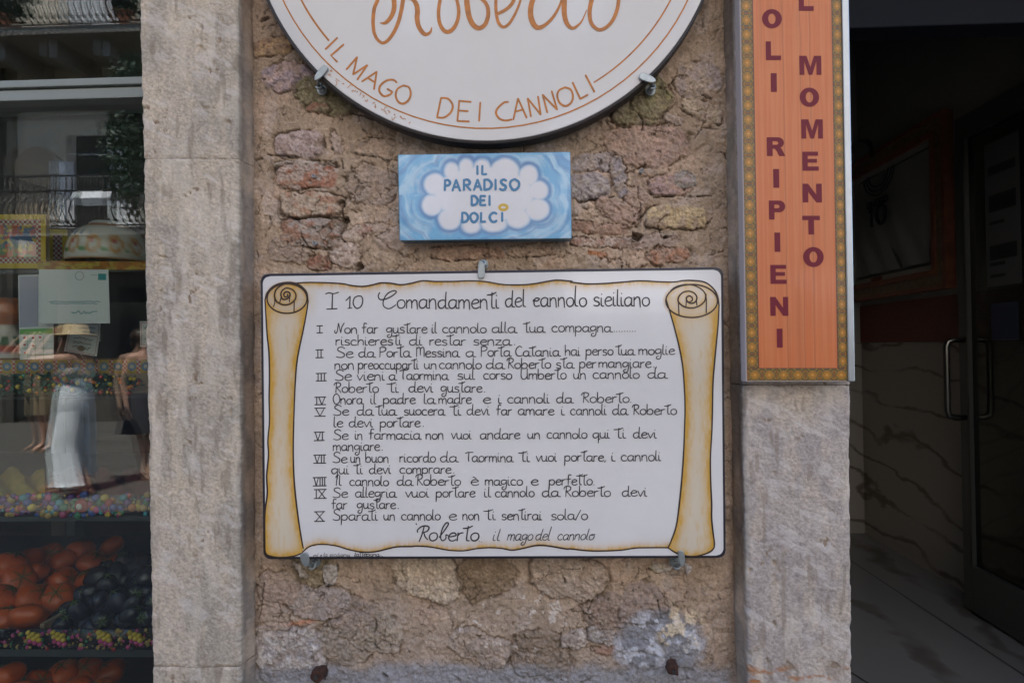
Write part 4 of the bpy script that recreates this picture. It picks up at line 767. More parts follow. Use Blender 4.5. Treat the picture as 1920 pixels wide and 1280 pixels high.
# ------------------------------------------------------------------ the shop window
def glass_mat(name, tint=(.93, .95, .94), r0=.04, k=1.0):
    m = bpy.data.materials.new(name); m.use_nodes = True; n = m.node_tree; L = n.links.new
    for x in list(n.nodes): n.nodes.remove(x)
    out = n.nodes.new('ShaderNodeOutputMaterial'); tr = n.nodes.new('ShaderNodeBsdfTransparent'); tr.inputs[0].default_value = (*tint, 1); gl = n.nodes.new('ShaderNodeBsdfGlossy'); gl.inputs['Roughness'].default_value = 0.0
    g = n.nodes.new('ShaderNodeNewGeometry'); dt = n.nodes.new('ShaderNodeVectorMath'); dt.operation = 'DOT_PRODUCT'; L(g.outputs['Normal'], dt.inputs[0]); L(g.outputs['Incoming'], dt.inputs[1])
    ab = n.nodes.new('ShaderNodeMath'); ab.operation = 'ABSOLUTE'; L(dt.outputs['Value'], ab.inputs[0])
    om = n.nodes.new('ShaderNodeMath'); om.operation = 'SUBTRACT'; om.inputs[0].default_value = 1; L(ab.outputs[0], om.inputs[1])
    pw = n.nodes.new('ShaderNodeMath'); pw.operation = 'POWER'; L(om.outputs[0], pw.inputs[0]); pw.inputs[1].default_value = 5
    ma = n.nodes.new('ShaderNodeMath'); ma.operation = 'MULTIPLY_ADD'; L(pw.outputs[0], ma.inputs[0]); ma.inputs[1].default_value = 1-r0; ma.inputs[2].default_value = r0*k
    mx = n.nodes.new('ShaderNodeMixShader'); L(ma.outputs[0], mx.inputs[0]); L(tr.outputs[0], mx.inputs[1]); L(gl.outputs[0], mx.inputs[2]); L(mx.outputs[0], out.inputs[0]); return m
M_glass = glass_mat('window_glass', r0=.048)
M_frame = mat('grey_green_aluminium', (.26, .29, .28), .4, var=.05, vscale=10)
win = empty('shop_window', (-1.6, YG, .3), 'shop window with a grey aluminium crossbar and double glass mirroring the street', 'window')
gx0, gx1 = -2.58, X0+.12
zb0, zb1 = P(130, 186, YG-.03)[2], P(130, 150, YG-.03)[2]
for nm, z0, z1, tl in (('upper_pane', zb1-.005, 2.70, 0), ('lower_pane', .32, zb0+.005, 0)):
    mb = MB(); mb.box((gx0, YG, z0), (gx1, YG+.004, z1)); mb.build(nm, M_glass, win)
    mb = MB(); mb.box((gx0, YG+.022, z0), (gx1, YG+.026, z1), M=Matrix.Translation((-1.1, YG, 1.4)) @ Matrix.Rotation(math.radians(.42), 4, 'Z') @ Matrix.Translation((1.1, -YG, -1.4))); mb.build(nm, M_glass, win)
zm = P(130, 165, YG-.03)[2]
mb = MB(); mb.box((gx0, YG-.03, zb0), (gx1, YG+.05, zm-.0015)); mb.box((gx0, YG-.036, zm+.0015), (gx1, YG+.05, zb1)); mb.box((gx0, YG-.02, zm-.0016), (gx1, YG+.03, zm+.0016)); mb.build('crossbar', M_frame, win, bevel=.002)
mb = MB(); mb.box((gx0, YG-.04, .2), (gx1, YG+.06, .32)); mb.box((gx0-.06, YG-.04, .2), (gx0, YG+.06, 2.72)); mb.box((gx0, YG-.04, 2.70), (gx1, YG+.06, 2.76)); mb.build('frame', M_frame, win, bevel=.002)
M_int = mat('brown_black_interior', (.045, .040, .034), .9, var=.25, vscale=4); M_post = mat('pale_post', (.20, .17, .13), .7)
bay = empty('display_cabinet', (-1.6, .7, .2), 'dark walled display cabinet behind the shop window glass', 'cabinet')
mb = MB(); mb.box((-2.7, 1.25, .0), (-.55, 1.3, 2.8)); mb.box((-.60, .40, 0), (-.55, 1.249, 2.8)); mb.box((-2.7, .19, 0), (-2.65, 1.249, 2.8)); mb.box((-2.649, .19, 2.76), (-.601, 1.249, 2.8)); mb.box((-2.649, .19, .18), (-.601, 1.249, .22)); mb.build('panels', M_int, bay)
for (u0, u1) in ((97, 121), (125, 140)):
    a = P(u0, 1100, 1.2); b = P(u1, 900, 1.2); mb = MB(); mb.box((a[0], 1.2, .3), (b[0], 1.249, 1.3)); mb.build('post', M_post if u0 < 100 else M_frame, bay)
M_shelf = mat('dark_shelf_board', (.05, .06, .065), .35, var=.15, vscale=9); M_wood = mat('pale_crate_wood', (.30, .21, .13), .75, var=.2, vscale=25)
PAL = [mat('bead_'+k, c, .25, coat=.3) for k, c in (('red', (.40, .03, .03)), ('yellow', (.62, .45, .04)), ('green', (.03, .20, .09)), ('blue', (.04, .09, .35)), ('pink', (.50, .06, .20)), ('turquoise', (.03, .30, .36)), ('gold', (.45, .30, .08)), ('black', (.015, .015, .02)), ('orange', (.55, .18, .03)), ('violet', (.14, .05, .22)), ('white', (.6, .58, .52)))]
SY = .30
def zat(v): return P(150, v, SY)[2]
shx0, shx1 = -2.6, -.66
def shelf(v0, v1, label):
    t = empty('display_shelf', (-1.5, SY, zat(v1)), label, 'shelf'); mb = MB(); mb.box((shx0, SY, zat(v1)), (shx1, 1.15, zat(v0))); mb.build('board', M_shelf, t, bevel=.002); return t
s1 = shelf(505, 511.5, 'dark shelf holding the majolica planter and painted yellow panels'); s2 = shelf(742, 747.5, 'dark shelf edged with a flower garland and painted strip'); s3 = shelf(967, 977, 'dark shelf edged with coloured beads over the fruit heap'); s4 = shelf(1217, 1231, 'dark shelf carrying heaped orange and dark fruit')
def beads(name, shelf_, v0, v1, u0, u1, n, rr, pal, seed, Y=SY-.004):
    r = np.random.RandomState(seed); mb = MB()
    a, b = P(u0, v1, Y), P(u1, v0, Y); mb.box((a[0], Y, a[2]), (b[0], SY-.0005, b[2]), 7)
    for i in range(n):
        q = P(u0+(u1-u0)*r.rand(), v0+(v1-v0)*r.rand(), Y-.001); s = rr*(.35+1.15*r.rand()**2)*.001; mb.ball(q, (s, s*.8, s), 8, 5, pal[r.randint(len(pal))])
    return tag(mb.build(name, PAL, shelf_, smooth=True), kind='stuff')
beads('bead_trim', s3, 927, 966, -60, 300, 300, 7, [0, 1, 2, 3, 4, 5, 6, 8, 9, 6], 3); beads('bead_trim', s4, 1180, 1216, -60, 300, 330, 4.4, [6, 6, 7, 4, 2, 0, 7], 5)
def pompoms(s, u, v, k=1.0):
    r = np.random.RandomState(int(u)); mb = MB()
    for i in range(3):
        for j in range(3): mb.ball(P(u+(-9+9*i+2*j)*k, v+(-9+8*j+3*i)*k, SY-.012), .0062*k*(.9+.2*r.rand()), 10, 7, 1 if j < 2 else 4)
    mb.build('pompom_cluster', PAL, s, smooth=True)
for uu in (62, 108, 194, 252): pompoms(s4, uu, 1194)
for uu, cs in ((52, (5, 3, 1)), (100, (4, 9, 3)), (112, (2, 5, 2)), (205, (1, 0, 3)), (188, (3, 2, 9)), (240, (5, 9, 8))):
    mb = MB()
    for j, ci in enumerate(cs): mb.ball(P(uu+8*(j-1)*(-1)**j, 942+9*(j-1), SY-.012), .0095, 10, 7, ci)
    mb.build('pompom_cluster', PAL, s3, smooth=True)
mb = MB(); q = P(153, 948, SY-.012); mb.ball(q, (.017, .008, .017), 16, 8, 0); mb.ball((q[0], q[1]-.008, q[2]), (.008, .003, .008), 12, 6, 10); mb.build('red_medallion', PAL, s3, smooth=True)
# painted strip and garland on the second shelf
def strip(name, parent, v0, v1, Y, fn, u0=-120, u1=300):
    U, V = np.meshgrid(np.arange(u0, u1, 1.2), np.linspace(v0, v1, max(6, int((v1-v0)/1.2)))); return grid(name, P(U, V, Y), M_bn, parent, fn(U, V))
def sicil(U, V):
    c = np.broadcast_to(np.array([.45, .30, .06]), U.shape+(3,)).copy(); t = ((U/26) % 1)-.5; r = np.hypot(t*26, V-687)
    c = mix(c, np.array([.50, .08, .04]), (np.abs(t) > .36)*1.); c = mix(c, np.array([.6, .56, .48]), ((np.floor(U/4)+np.floor(V/4)) % 2)*(np.abs(t) > .36)*.8)
    c = mix(c, np.array([.10, .22, .38]), (r < 8)*.9); c = mix(c, np.array([.55, .5, .4]), (r < 4)*.9); c = mix(c, np.array([.12, .05, .03]), (np.abs(V-672) < 1.6)*.8); return c*(.7+.5*fbm(U/4, V/4, 5)[..., None])
o_ = strip('painted_strip', s2, 671, 700, SY-.016, sicil)
mb = MB(); a = P(-120, 741, SY-.014); b = P(300, 671, SY-.014); mb.box((a[0], SY-.014, a[2]), (b[0], SY-.002, b[2])); mb.build('strip_board', M_tan, s2)
g = leaves('garland_leaves', mat('garland_green', (.02, .11, .09), .6, var=.4, vscale=30), P(90, 720, SY-.035), (.24, .022, .024), 1500, .011, s2, 21); g['kind'] = 'stuff'
r_ = np.random.RandomState(8); mb = MB()
for i in range(70): mb.ball(P(-20+300*r_.rand(), 702+36*r_.rand(), SY-.055), .0045*(.6+.8*r_.rand()), 7, 5, [0, 1, 1, 0, 8, 2][r_.randint(6)])
tag(mb.build('garland_flowers', PAL, s2, smooth=True), kind='stuff')
strip('painted_strip', s1, 490, 505.5, SY-.003, lambda U, V: mix(np.broadcast_to(np.array([.42, .16, .03]), U.shape+(3,)), np.array([.5, .36, .06]), sstep(.45, .6, fbm(U/14, V/6, 3)))*(.6+.6*fbm(U/5, V/4, 4)[..., None]), 70, 300)
# majolica planter
def lathe_paint(name, prof, c, fn, parent, n=72, k=5):
    pr = catmull(prof, k); A_ = np.linspace(0, 2*math.pi, n); R_, T_ = np.meshgrid(pr[:, 0], A_, indexing='ij'); Z_, _ = np.meshgrid(pr[:, 1], A_, indexing='ij')
    W = np.stack([c[0]+R_*np.cos(T_), c[1]+R_*np.sin(T_), c[2]+Z_], -1); return grid(name, W[::-1], M_white, parent, fn(T_, Z_)[::-1])
pc_ = P(205, 494, .42); h_ = P(205, 418, .42)[2]-pc_[2]
def plfn(T, Z):
    z = Z/h_; t = T*6/math.pi; c = np.broadcast_to(np.array([.60, .57, .52]), T.shape+(3,)).copy(); f = (t % 1)-.5
    c = mix(c, np.array([.55, .28, .10]), sstep(.12, .06, np.abs(np.hypot(f*1.1, (z-.36)*1.7)-.3))*.9); c = mix(c, np.array([.50, .10, .10]), sstep(.12, .08, np.hypot(f*1.2, (z-.42)*1.8)))
    c = mix(c, np.array([.10, .26, .08]), sstep(.12, .08, np.hypot((np.abs(f)-.42)*1.3, (z-.22)*2))); fz = np.abs(((t*2) % 1)-.5)
    c = mix(c, np.array([.06, .16, .36]), (np.abs(z-.72) < .12)*sstep(.10, .04, np.abs(np.sin(t*2*math.pi*2))*.2+fz*.3-(.9-z)*.22)); c = mix(c, np.array([.45, .16, .05]), (np.abs(z-.88) < .035)*.9); c = mix(c, np.array([.5, .22, .07]), (z < .05)*.8); return c
pt = empty('ceramic_planter', tuple(pc_), 'bulging white majolica planter painted with orange scrolls and blue fans', 'planter')
kx = (P(272, 494, .42)[0]-P(140, 494, .42)[0])/2
lathe_paint('pot', [(kx*.93, 0), (kx, h_*.03), (kx*1.0, h_*.25), (kx*.93, h_*.5), (kx*.75, h_*.75), (kx*.52, h_*.9), (kx*.40, h_), (kx*.34, h_*.99)], pc_, plfn, pt)
# painted cart panels
def cart(U, V, u0, u1, v0, v1):
    x = (U-u0)/(u1-u0); y = (V-v0)/(v1-v0); b = np.minimum(np.minimum(x, 1-x)*(u1-u0), np.minimum(y, 1-y)*(v1-v0))
    c = mix(np.array([.05, .12, .26])*np.ones(U.shape+(3,)), np.array([.12, .24, .10]), sstep(.5, .7, y)); n_ = fbm(U/12, V/12, 6); c = mix(c, np.array([.45, .10, .06]), sstep(.52, .6, n_)); c = mix(c, np.array([.5, .38, .08]), sstep(.60, .68, fbm(U/9, V/9, 9)))
    c = mix(c, np.array([.55, .52, .46]), ((b < 20) & (b > 9))*((np.floor(U/4.5)+np.floor(V/4.5)) % 2)); c = mix(c, np.array([.35, .04, .03]), ((b < 20) & (b > 9))*(1-(np.floor(U/4.5)+np.floor(V/4.5)) % 2)*.9)
    return mix(c, np.array([.60, .42, .03])*np.ones(U.shape+(3,)), (b <= 9)*1.)
for (u0, u1, v0, v1, Y, lb) in ((-45, 86, 402, 503, .36, 'large yellow framed panel painted with a red and blue cart scene'), (90, 126, 430, 497, .46, 'narrow yellow framed panel painted with dark figures, next to the planter')):
    t = empty('painted_panel', tuple(P((u0+u1)/2, v1, Y)), lb, 'panel', 'painted cart panels'); mb = MB(); mb.prism([(u0, v0), (u1, v0), (u1, v1), (u0, v1)], Y, Y+.012); mb.build('board', M_tan, t)
    U, V = np.meshgrid(np.arange(u0, u1+.5, 1.0), np.arange(v0, v1+.5, 1.0)); grid('painting', P(U, V, Y-.001), M_bn, t, cart(U, V, u0, u1, v0, v1))
# head shaped vase at the edge of the view
vc = P(14, 741, .40); vh = P(14, 560, .40)[2]-vc[2]
def vfn(T, Z):
    z = Z/vh; t = T*5/math.pi; c = np.broadcast_to(np.array([.55, .48, .38]), T.shape+(3,)).copy(); f = (t % 1)-.5; c = mix(c, np.array([.03, .04, .07]), sstep(.2, .1, np.hypot(f, (z-.28)*3))); c = mix(c, np.array([.42, .05, .02]), (np.abs(z-.47) < .04)*1.); c = mix(c, np.array([.05, .15, .06]), (np.abs(z-.56) < .05)*(np.abs(f) < .3)); return mix(c, np.array([.50, .13, .03]), (z > .72)*1.)
t = empty('ceramic_vase', tuple(vc), 'painted ceramic vase with an orange neck and red band', 'vase'); kx = .075
lathe_paint('body', [(kx*.7, 0), (kx*1.0, vh*.08), (kx*1.15, vh*.25), (kx*.9, vh*.46), (kx*.42, vh*.62), (kx*.28, vh*.72), (kx*.42, vh*.80), (kx*.5, vh*.86), (kx*.44, vh*.94), (kx*.56, vh)], vc, vfn, t)
# papers: letter on the glass, price list, price cards
M_paper = mat('paper', (.66, .66, .62), .8, var=.03, vscale=20); M_pinkline = mat('pink_ink', (.48, .14, .17), .7); M_teal = mat('teal_ink', (.02, .24, .24), .7); M_grn = mat('green_ink', (.10, .36, .06), .7); M_gry = mat('grey_ink', (.20, .20, .20), .7)
def paper(name, cs, Y, label, group=None, cat='paper'):
    t = empty(name, tuple(P(cs[2][0], cs[2][1], Y)), label, cat, group); mb = MB(); mb.prism(cs, Y, Y+.0008); mb.build('sheet', M_paper, t); return t
def scribble(u0, u1, v, h, seed, n=None):
    r = np.random.RandomState(seed); n = n or int((u1-u0)/2.2); return catmull([(u0+(u1-u0)*i/n, v+h*(r.rand()-.5)*(1 if i % 2 else -1)) for i in range(n+1)], 3)
YL = YG+.034
t = paper('letter', [(73, 505), (203, 505.5), (206, 606), (73, 606.5)], YL, 'white letter with a teal stamp and teal signature stuck behind the glass', cat='letter')
ribbons('writing', [(scribble(92, 188, 565, 2.5, 1), 1.1), (scribble(95, 182, 569, 2.5, 2), 1.1), (scribble(170, 182, 516, 1.5, 4), .8)], YL, M_teal, t, base=2e-4)
ribbons('signature', [(scribble(134, 182, 585, 7, 3, 14), 1.5)], YL, M_teal, t, base=3e-4)
filled('stamp', [[(184, 513), (199, 513), (199, 525), (184, 525)]], YL, M_teal, t, 3e-4); ribbons('postmark', [(np.array([(149+8*math.cos(a), 517+8*math.sin(a)) for a in np.linspace(0, 6.3, 24)]), .9)], YL, M_gry, t, base=2e-4)
YQ = YG+.05
t = paper('price_list', [(34, 516), (100, 514), (100, 672), (37, 674)], YQ, 'tall price list with a green header and a table of red fruit pictures', cat='price list')
filled('header_band', [[(37, 617), (99, 615.5), (99, 626), (37, 627)]], YQ, M_grn, t, 3e-4)
ribbons('table_lines', [([(37, v_), (99, v_)], .7) for v_ in (640, 653, 665)]+[([(u_, 628), (u_, 673)], .7) for u_ in (52, 66, 82)], YQ, M_grn, t, base=2e-4)
m_ = MB()
for i, (a, b) in enumerate(((46, 633), (62, 633), (75, 632), (46, 646), (47, 661), (62, 648))): m_.ball(P(a, b, YQ-.0004), (.0035, .0006, .0025), 8, 5, 0)
m_.build('fruit_pictures', PAL, t, smooth=True)
filled('grey_panel', [[(36, 518), (72, 517), (72, 612), (37, 614)]], YQ, mat('lilac_print', (.36, .35, .42), .7), t, 3e-4); ribbons('writing', [(scribble(75, 94, 566, 6, 7, 10), 1.5)], YQ, M_gry, t, base=2e-4)
for i, (cs, lb) in enumerate((([(137, 606), (188, 606), (188, 640), (137, 640)], 'price card with three handwritten lines, half hidden under the letter'), ([(128, 619), (187, 630), (181, 668), (120, 658)], 'tilted pink bordered price card with a small brown picture'), ([(262, 602), (300, 602), (300, 650), (263, 650)], 'pink bordered price card cut off by the stone pier'))):
    Y = SY-.05-.006*i; t = paper('price_card', cs, Y, lb, 'pink bordered price cards', 'price card'); c_ = np.array(cs, float); m0 = c_.mean(0); ins = m0+(c_-m0)*.88
    ribbons('border', [(np.array([*ins, ins[0]]), 1.3)], Y, M_pinkline, t, base=2e-4)
    ax = (c_[1]-c_[0]); ay = (c_[3]-c_[0])
    ribbons('writing', [(np.array([c_[0]+ax*(p[0]/100)+ay*(p[1]/100) for p in scribble(22, 80, 100*q, 12, i*7+k, 13)]), 1.0) for k, q in enumerate((.26, .48, .68))], Y, M_ink, t, base=2e-4)
    if i == 1: filled('picture', [[tuple(m0+ax*.12*math.cos(a)+ay*(.24+.14*math.sin(a))) for a in np.linspace(0, 6.28, 14, endpoint=False)]], Y, M_tan, t, 4e-4)
    mb = MB(); b_ = P((cs[2][0]+cs[3][0])/2, cs[2][1]-6, Y+.003); mb.tube([b_, (b_[0], SY+.02, zat(742))], .0012, 6); mb.build('holder', M_zinc, t)
# fruit
M_or1 = mat('orange_fruit_skin', (.58, .10, .012), .34, var=.35, vscale=22, coat=.1); M_gr1 = mat('calyx_green', (.06, .11, .02), .6); M_pl1 = mat('blue_black_skin', (.020, .024, .042), .24, var=.5, vscale=25)
def copy_tree(o, parent=None):
    c = o.copy(); COL.objects.link(c)
    if parent: c.parent = parent; c.matrix_parent_inverse = o.matrix_parent_inverse
    for ch in [x for x in COL.objects if x.parent == o]: copy_tree(ch, c)
    return c
def fruit(name, label, group, M, ribs, sx, calyx):
    t = empty(name, (0, 0, 0), label, name.split('_')[-1], group); mb = MB(); n = 20; m = 12; V = []
    for j in range(m+1):
        p = math.pi*j/m
        for k in range(n):
            g = 2*math.pi*k/n; r = (1+.085*math.cos(ribs*g)*math.sin(p)); V.append((r*math.sin(p)*math.cos(g), r*math.sin(p)*math.sin(g), sx*math.cos(p)*(1-.14*math.exp(-(p/.35)**2))))
    mb.add(V, [(j*n+k, (j+1)*n+k, (j+1)*n+(k+1) % n, j*n+(k+1) % n) for j in range(m) for k in range(n)]); mb.build('flesh', M, t, smooth=True)
    if calyx:
        mb = MB()
        for k in range(6):
            a = k*1.05; mb.add([(0, 0, sx*.9), (.3*math.cos(a-.3), .3*math.sin(a-.3), sx*.93), (.75*math.cos(a), .75*math.sin(a), sx*.80), (.3*math.cos(a+.3), .3*math.sin(a+.3), sx*.93)], [(0, 1, 2, 3)])
        mb.tube([(0, 0, sx*.85), (.03, .03, sx*1.08)], .06, 6); mb.build('calyx', M_gr1, t)
    return t
def fit(o, u, v, Y, rpx, rot): o.location = P(u, v, Y); s = rpx*(Y+1.067)/FPX; o.scale = (s, s, s); o.rotation_euler = rot
r_ = np.random.RandomState(4)
OF = [(12, 1060, .52, 26), (62, 1052, .60, 25), (70, 1072, .55, 26), (30, 1084, .50, 27), (105, 1082, .60, 22), (118, 1050, .64, 25), (148, 1034, .68, 26), (172, 1050, .64, 29), (205, 1024, .74, 20), (5, 1118, .44, 30), (62, 1118, .46, 34), (120, 1092, .56, 26), (168, 1084, .58, 27), (112, 1122, .48, 28), (8, 1165, .38, 32), (52, 1160, .38, 33), (208, 1058, .64, 18), (90, 1040, .66, 22)]
OL = ['front orange fruit beside the crate corner', 'orange fruit on top of the heap']
f0 = None
for i, (a, b, Y, rp) in enumerate(OF):
    o = fruit('orange_fruit', 'ribbed orange fruit in the heap behind the bead trimmed crate', 'orange fruit heaped on the lower shelf', M_or1, 5, .78, True) if f0 is None else copy_tree(f0); f0 = f0 or o
    fit(o, a+r_.uniform(-6, 6), b+r_.uniform(-5, 5), Y, rp*r_.uniform(.82, 1.12), (r_.uniform(-1.1, .8), r_.uniform(-.9, .9), r_.uniform(0, 6))); o.scale.z *= r_.uniform(.82, 1.2)
f1 = None
for i in range(48):
    k, j = i % 8, i//8; a = 104+k*24+j*9+r_.uniform(-13, 13); b = 1176-j*20-k*4+r_.uniform(-9, 9); Y = .35+.045*j
    if a < 92+j*20 or a > 300: continue
    o = fruit('dark_fruit', 'blue black fig shaped fruit in the heap beside the stone pier', 'dark fruit heaped on the lower shelf', M_pl1, 7, 1.4, True) if f1 is None else copy_tree(f1); f1 = f1 or o
    fit(o, a, b, Y, 16+r_.uniform(-3, 4.5), (r_.uniform(-1.4, 1.4), r_.uniform(-1.2, 1.2), r_.uniform(0, 6)))
for i, (a, b, Y, rp) in enumerate(((12, 1268, .36, 30), (70, 1285, .40, 30), (118, 1262, .45, 28), (160, 1262, .48, 30), (205, 1262, .5, 28), (40, 1300, .34, 32), (140, 1295, .38, 30), (190, 1300, .36, 30))):
    o = copy_tree(f0); fit(o, a, b, Y, rp, (r_.uniform(-.9, .4), r_.uniform(-.6, .6), r_.uniform(0, 6))); o['label'] = 'orange fruit in the dark bottom row under the lower shelf'; o['group'] = 'orange fruit in the bottom row'
cr_ = empty('fruit_crate', tuple(P(170, 1217, SY+.03)), 'pale wooden crate rim holding the dark fruit', 'crate'); z0 = zat(1217)
for (lo, hi) in (((P(72, 1183, SY+.012)[0], SY+.006, z0+.001), (shx1, SY+.016, z0+.040)), ((P(72, 1183, SY+.012)[0], SY+.0165, z0+.001), (P(80, 1183, SY+.012)[0], SY+.40, z0+.055)),):
    mb = MB(); mb.box(lo, hi); mb.build('crate_side', M_wood, cr_, bevel=.001)
# cloths on the third shelf
def cloth(label, u0, u1, v0, v1, Y0, Y1, c, seed):
    U, S = np.meshgrid(np.linspace(u0, u1, 60), np.linspace(0, 1, 40)); Y = Y0+(Y1-Y0)*S; zf = P(U, v1+(v0-v1)*S, Y); zf[..., 2] = zat(967)+.006+.024*fbm(U/22, S*4, seed)+.03*S+.012*np.sin(U/9+S*5); m = mat('cloth_'+str(seed), c, .85, var=.15, vscale=30)
    return tag(grid('folded_cloth', zf, m), label, 'cloth')
cloth('yellow folded cloth lying on the bead edged shelf', -40, 84, 880, 925, .32, .60, (.42, .30, .03), 4); cloth('dark red folded cloth lying on the bead edged shelf', 92, 300, 870, 922, .32, .60, (.14, .02, .025), 7)
# ------------------------------------------------------------------ the dark shop doorway
ZF = .20
def G(u, v, z):
    d = FX+((u-CU)/FPX)*RX-((v-CV)/FPX)*UX; t = (z-CAM[2])/d[2]; return CAM+d*t
ga, gb = G(1622, 999, ZF), G(1803, 1107, ZF)
wd = (gb-ga)[:2]; wd /= np.linalg.norm(wd); wn = np.array([-wd[1], wd[0]])            # wall direction (towards the street) and normal
if wn[0] > 0: wn = -wn
def PW(u, v, off=0.0):
    """Point of the shop's side wall (moved off metres into the room) that a pixel shows."""
    d = FX+((u-CU)/FPX)*RX-((v-CV)/FPX)*UX; o = np.array([*(ga[:2]+wn*off)]); t = np.dot(o-CAM[:2], wn)/np.dot(d[:2], wn); return CAM+d*t
def vein_mat(name, base, vein, scale, rough):
    m = bpy.data.materials.new(name); m.use_nodes = True; n = m.node_tree; b = n.nodes['Principled BSDF']; L = n.links.new
    tc = n.nodes.new('ShaderNodeTexCoord'); mp = n.nodes.new('ShaderNodeMapping'); mp.inputs['Rotation'].default_value = (.5, .55, .4); mp.inputs['Scale'].default_value = (1, 1, 2.2); L(tc.outputs['Object'], mp.inputs[0])
    wv = n.nodes.new('ShaderNodeTexWave'); wv.inputs['Scale'].default_value = scale; wv.inputs['Distortion'].default_value = 9; wv.inputs['Detail'].default_value = 5; wv.inputs['Detail Scale'].default_value = 1.2; L(mp.outputs[0], wv.inputs['Vector'])
    cr = n.nodes.new('ShaderNodeValToRGB'); e = cr.color_ramp.elements; e[0].position = .0; e[0].color = (*vein, 1); e[1].position = .10; e[1].color = (*base, 1); L(wv.outputs[0], cr.inputs[0])
    nz = n.nodes.new('ShaderNodeTexNoise'); nz.inputs['Scale'].default_value = 2.5; nz.inputs['Detail'].default_value = 6; L(mp.outputs[0], nz.inputs['Vector'])
    mx = n.nodes.new('ShaderNodeMix'); mx.data_type = 'RGBA'; mx.inputs[7].default_value = (*base, 1); L(cr.outputs[0], mx.inputs[6])
    mr = n.nodes.new('ShaderNodeMapRange'); mr.inputs[1].default_value = .50; mr.inputs[2].default_value = .66; L(nz.outputs[0], mr.inputs[0]); L(mr.outputs[0], mx.inputs[0]); L(mx.outputs[2], b.inputs['Base Color'])
    b.inputs['Roughness'].default_value = rough; return m
M_mb = vein_mat('veined_grey_marble', (.31, .285, .25), (.12, .10, .08), 1.25, .3); M_fl = vein_mat('veined_marble_floor', (.17, .168, .165), (.10, .09, .08), .8, .16)
M_gw = mat('grey_plaster_wall', (.28, .27, .245), .85, var=.06, vscale=3); M_red = mat('red_mosaic_band', (.15, .042, .026), .5, var=.3, vscale=90)
M_mah = mat('mahogany_frame', (.24, .085, .045), .35, var=.3, vscale=14); M_gilt = mat('dull_gilt_moulding', (.20, .13, .07), .4, var=.4, vscale=40); M_mat = mat('picture_mount', (.36, .34, .30), .8); M_jer = mat('white_cloth', (.27, .27, .255), .85, var=.05, vscale=12, bump=.6, bscale=14)
M_dfr = mat('dark_grey_metal', (.09, .092, .085), .35, metal=.5); M_steel = mat('polished_steel', (.16, .155, .14), .32, metal=1)
far, near = ga[:2], np.array([2.20, .41])
tN = (near[1]-ga[1])/wd[1] if abs(wd[1]) > 1e-6 else 0
near = ga[:2]+wd*tN
room = empty('shop_interior', (1.5, 2, ZF), 'dark shop interior with veined marble wainscot and a red mosaic band', 'room')
def wbox(a, b, z0, z1, off0, off1, m, name, parent):
    q = [np.array([*(a+wn*off0), z0]), np.array([*(b+wn*off0), z0]), np.array([*(b+wn*off1), z0]), np.array([*(a+wn*off1), z0])]
    mb = MB(); v = q+[p+np.array([0, 0, z1-z0]) for p in q]; mb.add(v, [(0, 3, 2, 1), (4, 5, 6, 7), (0, 1, 5, 4), (1, 2, 6, 5), (2, 3, 7, 6), (3, 0, 4, 7)]); return mb.build(name, m, parent)
zr0, zr1 = PW(1640, 642)[2], PW(1640, 571)[2]
wbox(far, near, ZF, zr0, 0, -.1, M_mb, 'marble_wainscot', room); wbox(far, near, zr0+.001, zr1, .006, -.1, M_red, 'red_band', room); wbox(far, near, zr1+.001, 3.3, 0, -.1, M_gw, 'side_wall', room); wbox(far-wd*.2, near, ZF-.1, 3.4, -.101, -.25, M_gw, 'light_leak_cover', room)  # last slab is added behind the wall to stop light leaking through joints
mb = MB(); mb.box((-.8, far[1], ZF), (far[0]+.3, far[1]+.1, zr0)); mb.build('marble_wainscot', M_mb, room)
mb = MB(); mb.box((-.8, far[1], zr0+.001), (far[0]+.3, far[1]+.1, 3.3)); mb.box((-.9, far[1]+.101, ZF-.1), (far[0]+.5, far[1]+.25, 3.4)); mb.box((-.85, .41, ZF), (-.8, far[1], 3.3)); mb.build('back_wall', M_gw, room)  # second box is added behind the wall to stop light leaks
mb = MB(); mb.box((-.85, .41, 3.3), (3.2, far[1]+.1, 3.4)); mb.build('ceiling', mat('dark_ceiling', (.05, .05, .048), .9), room)
mb = MB(); mb.box((-.85, .02, 0), (3.2, far[1]+.1, ZF)); tag(mb.build('shop_floor', M_fl), kind='structure')
mb = MB(); mb.box((far[0]-.004, far[1]-.006, ZF), (far[0], far[1], zr0)); 
a = P(1500, 56, .62); mb = MB(); mb.box((.45, .62, a[2]), (2.6, .70, 3.29)); tag(mb.build('shutter_box', mat('dark_blue_grey_steel', (.020, .023, .032), .8, spec=.1), None, bevel=.004), 'dark blue-grey roller shutter box spanning the top of the doorway', 'shutter box')
for (p0, p1) in (((1598, 1052), (1925, 1268)), ((1600, 1262), (1660, 1300))):
    a, b = G(*p0, ZF+.002), G(*p1, ZF+.002); dd = (b-a)[:2]/np.linalg.norm((b-a)[:2]); nn_ = np.array([-dd[1], dd[0], 0])*.0035; d3 = np.array([*dd, 0]); tag(link('floor_joint', [a-d3*3-nn_, b+d3*3-nn_, b+d3*3+nn_, a-d3*3+nn_], [(0, 1, 2, 3)], M_dark), kind='structure')
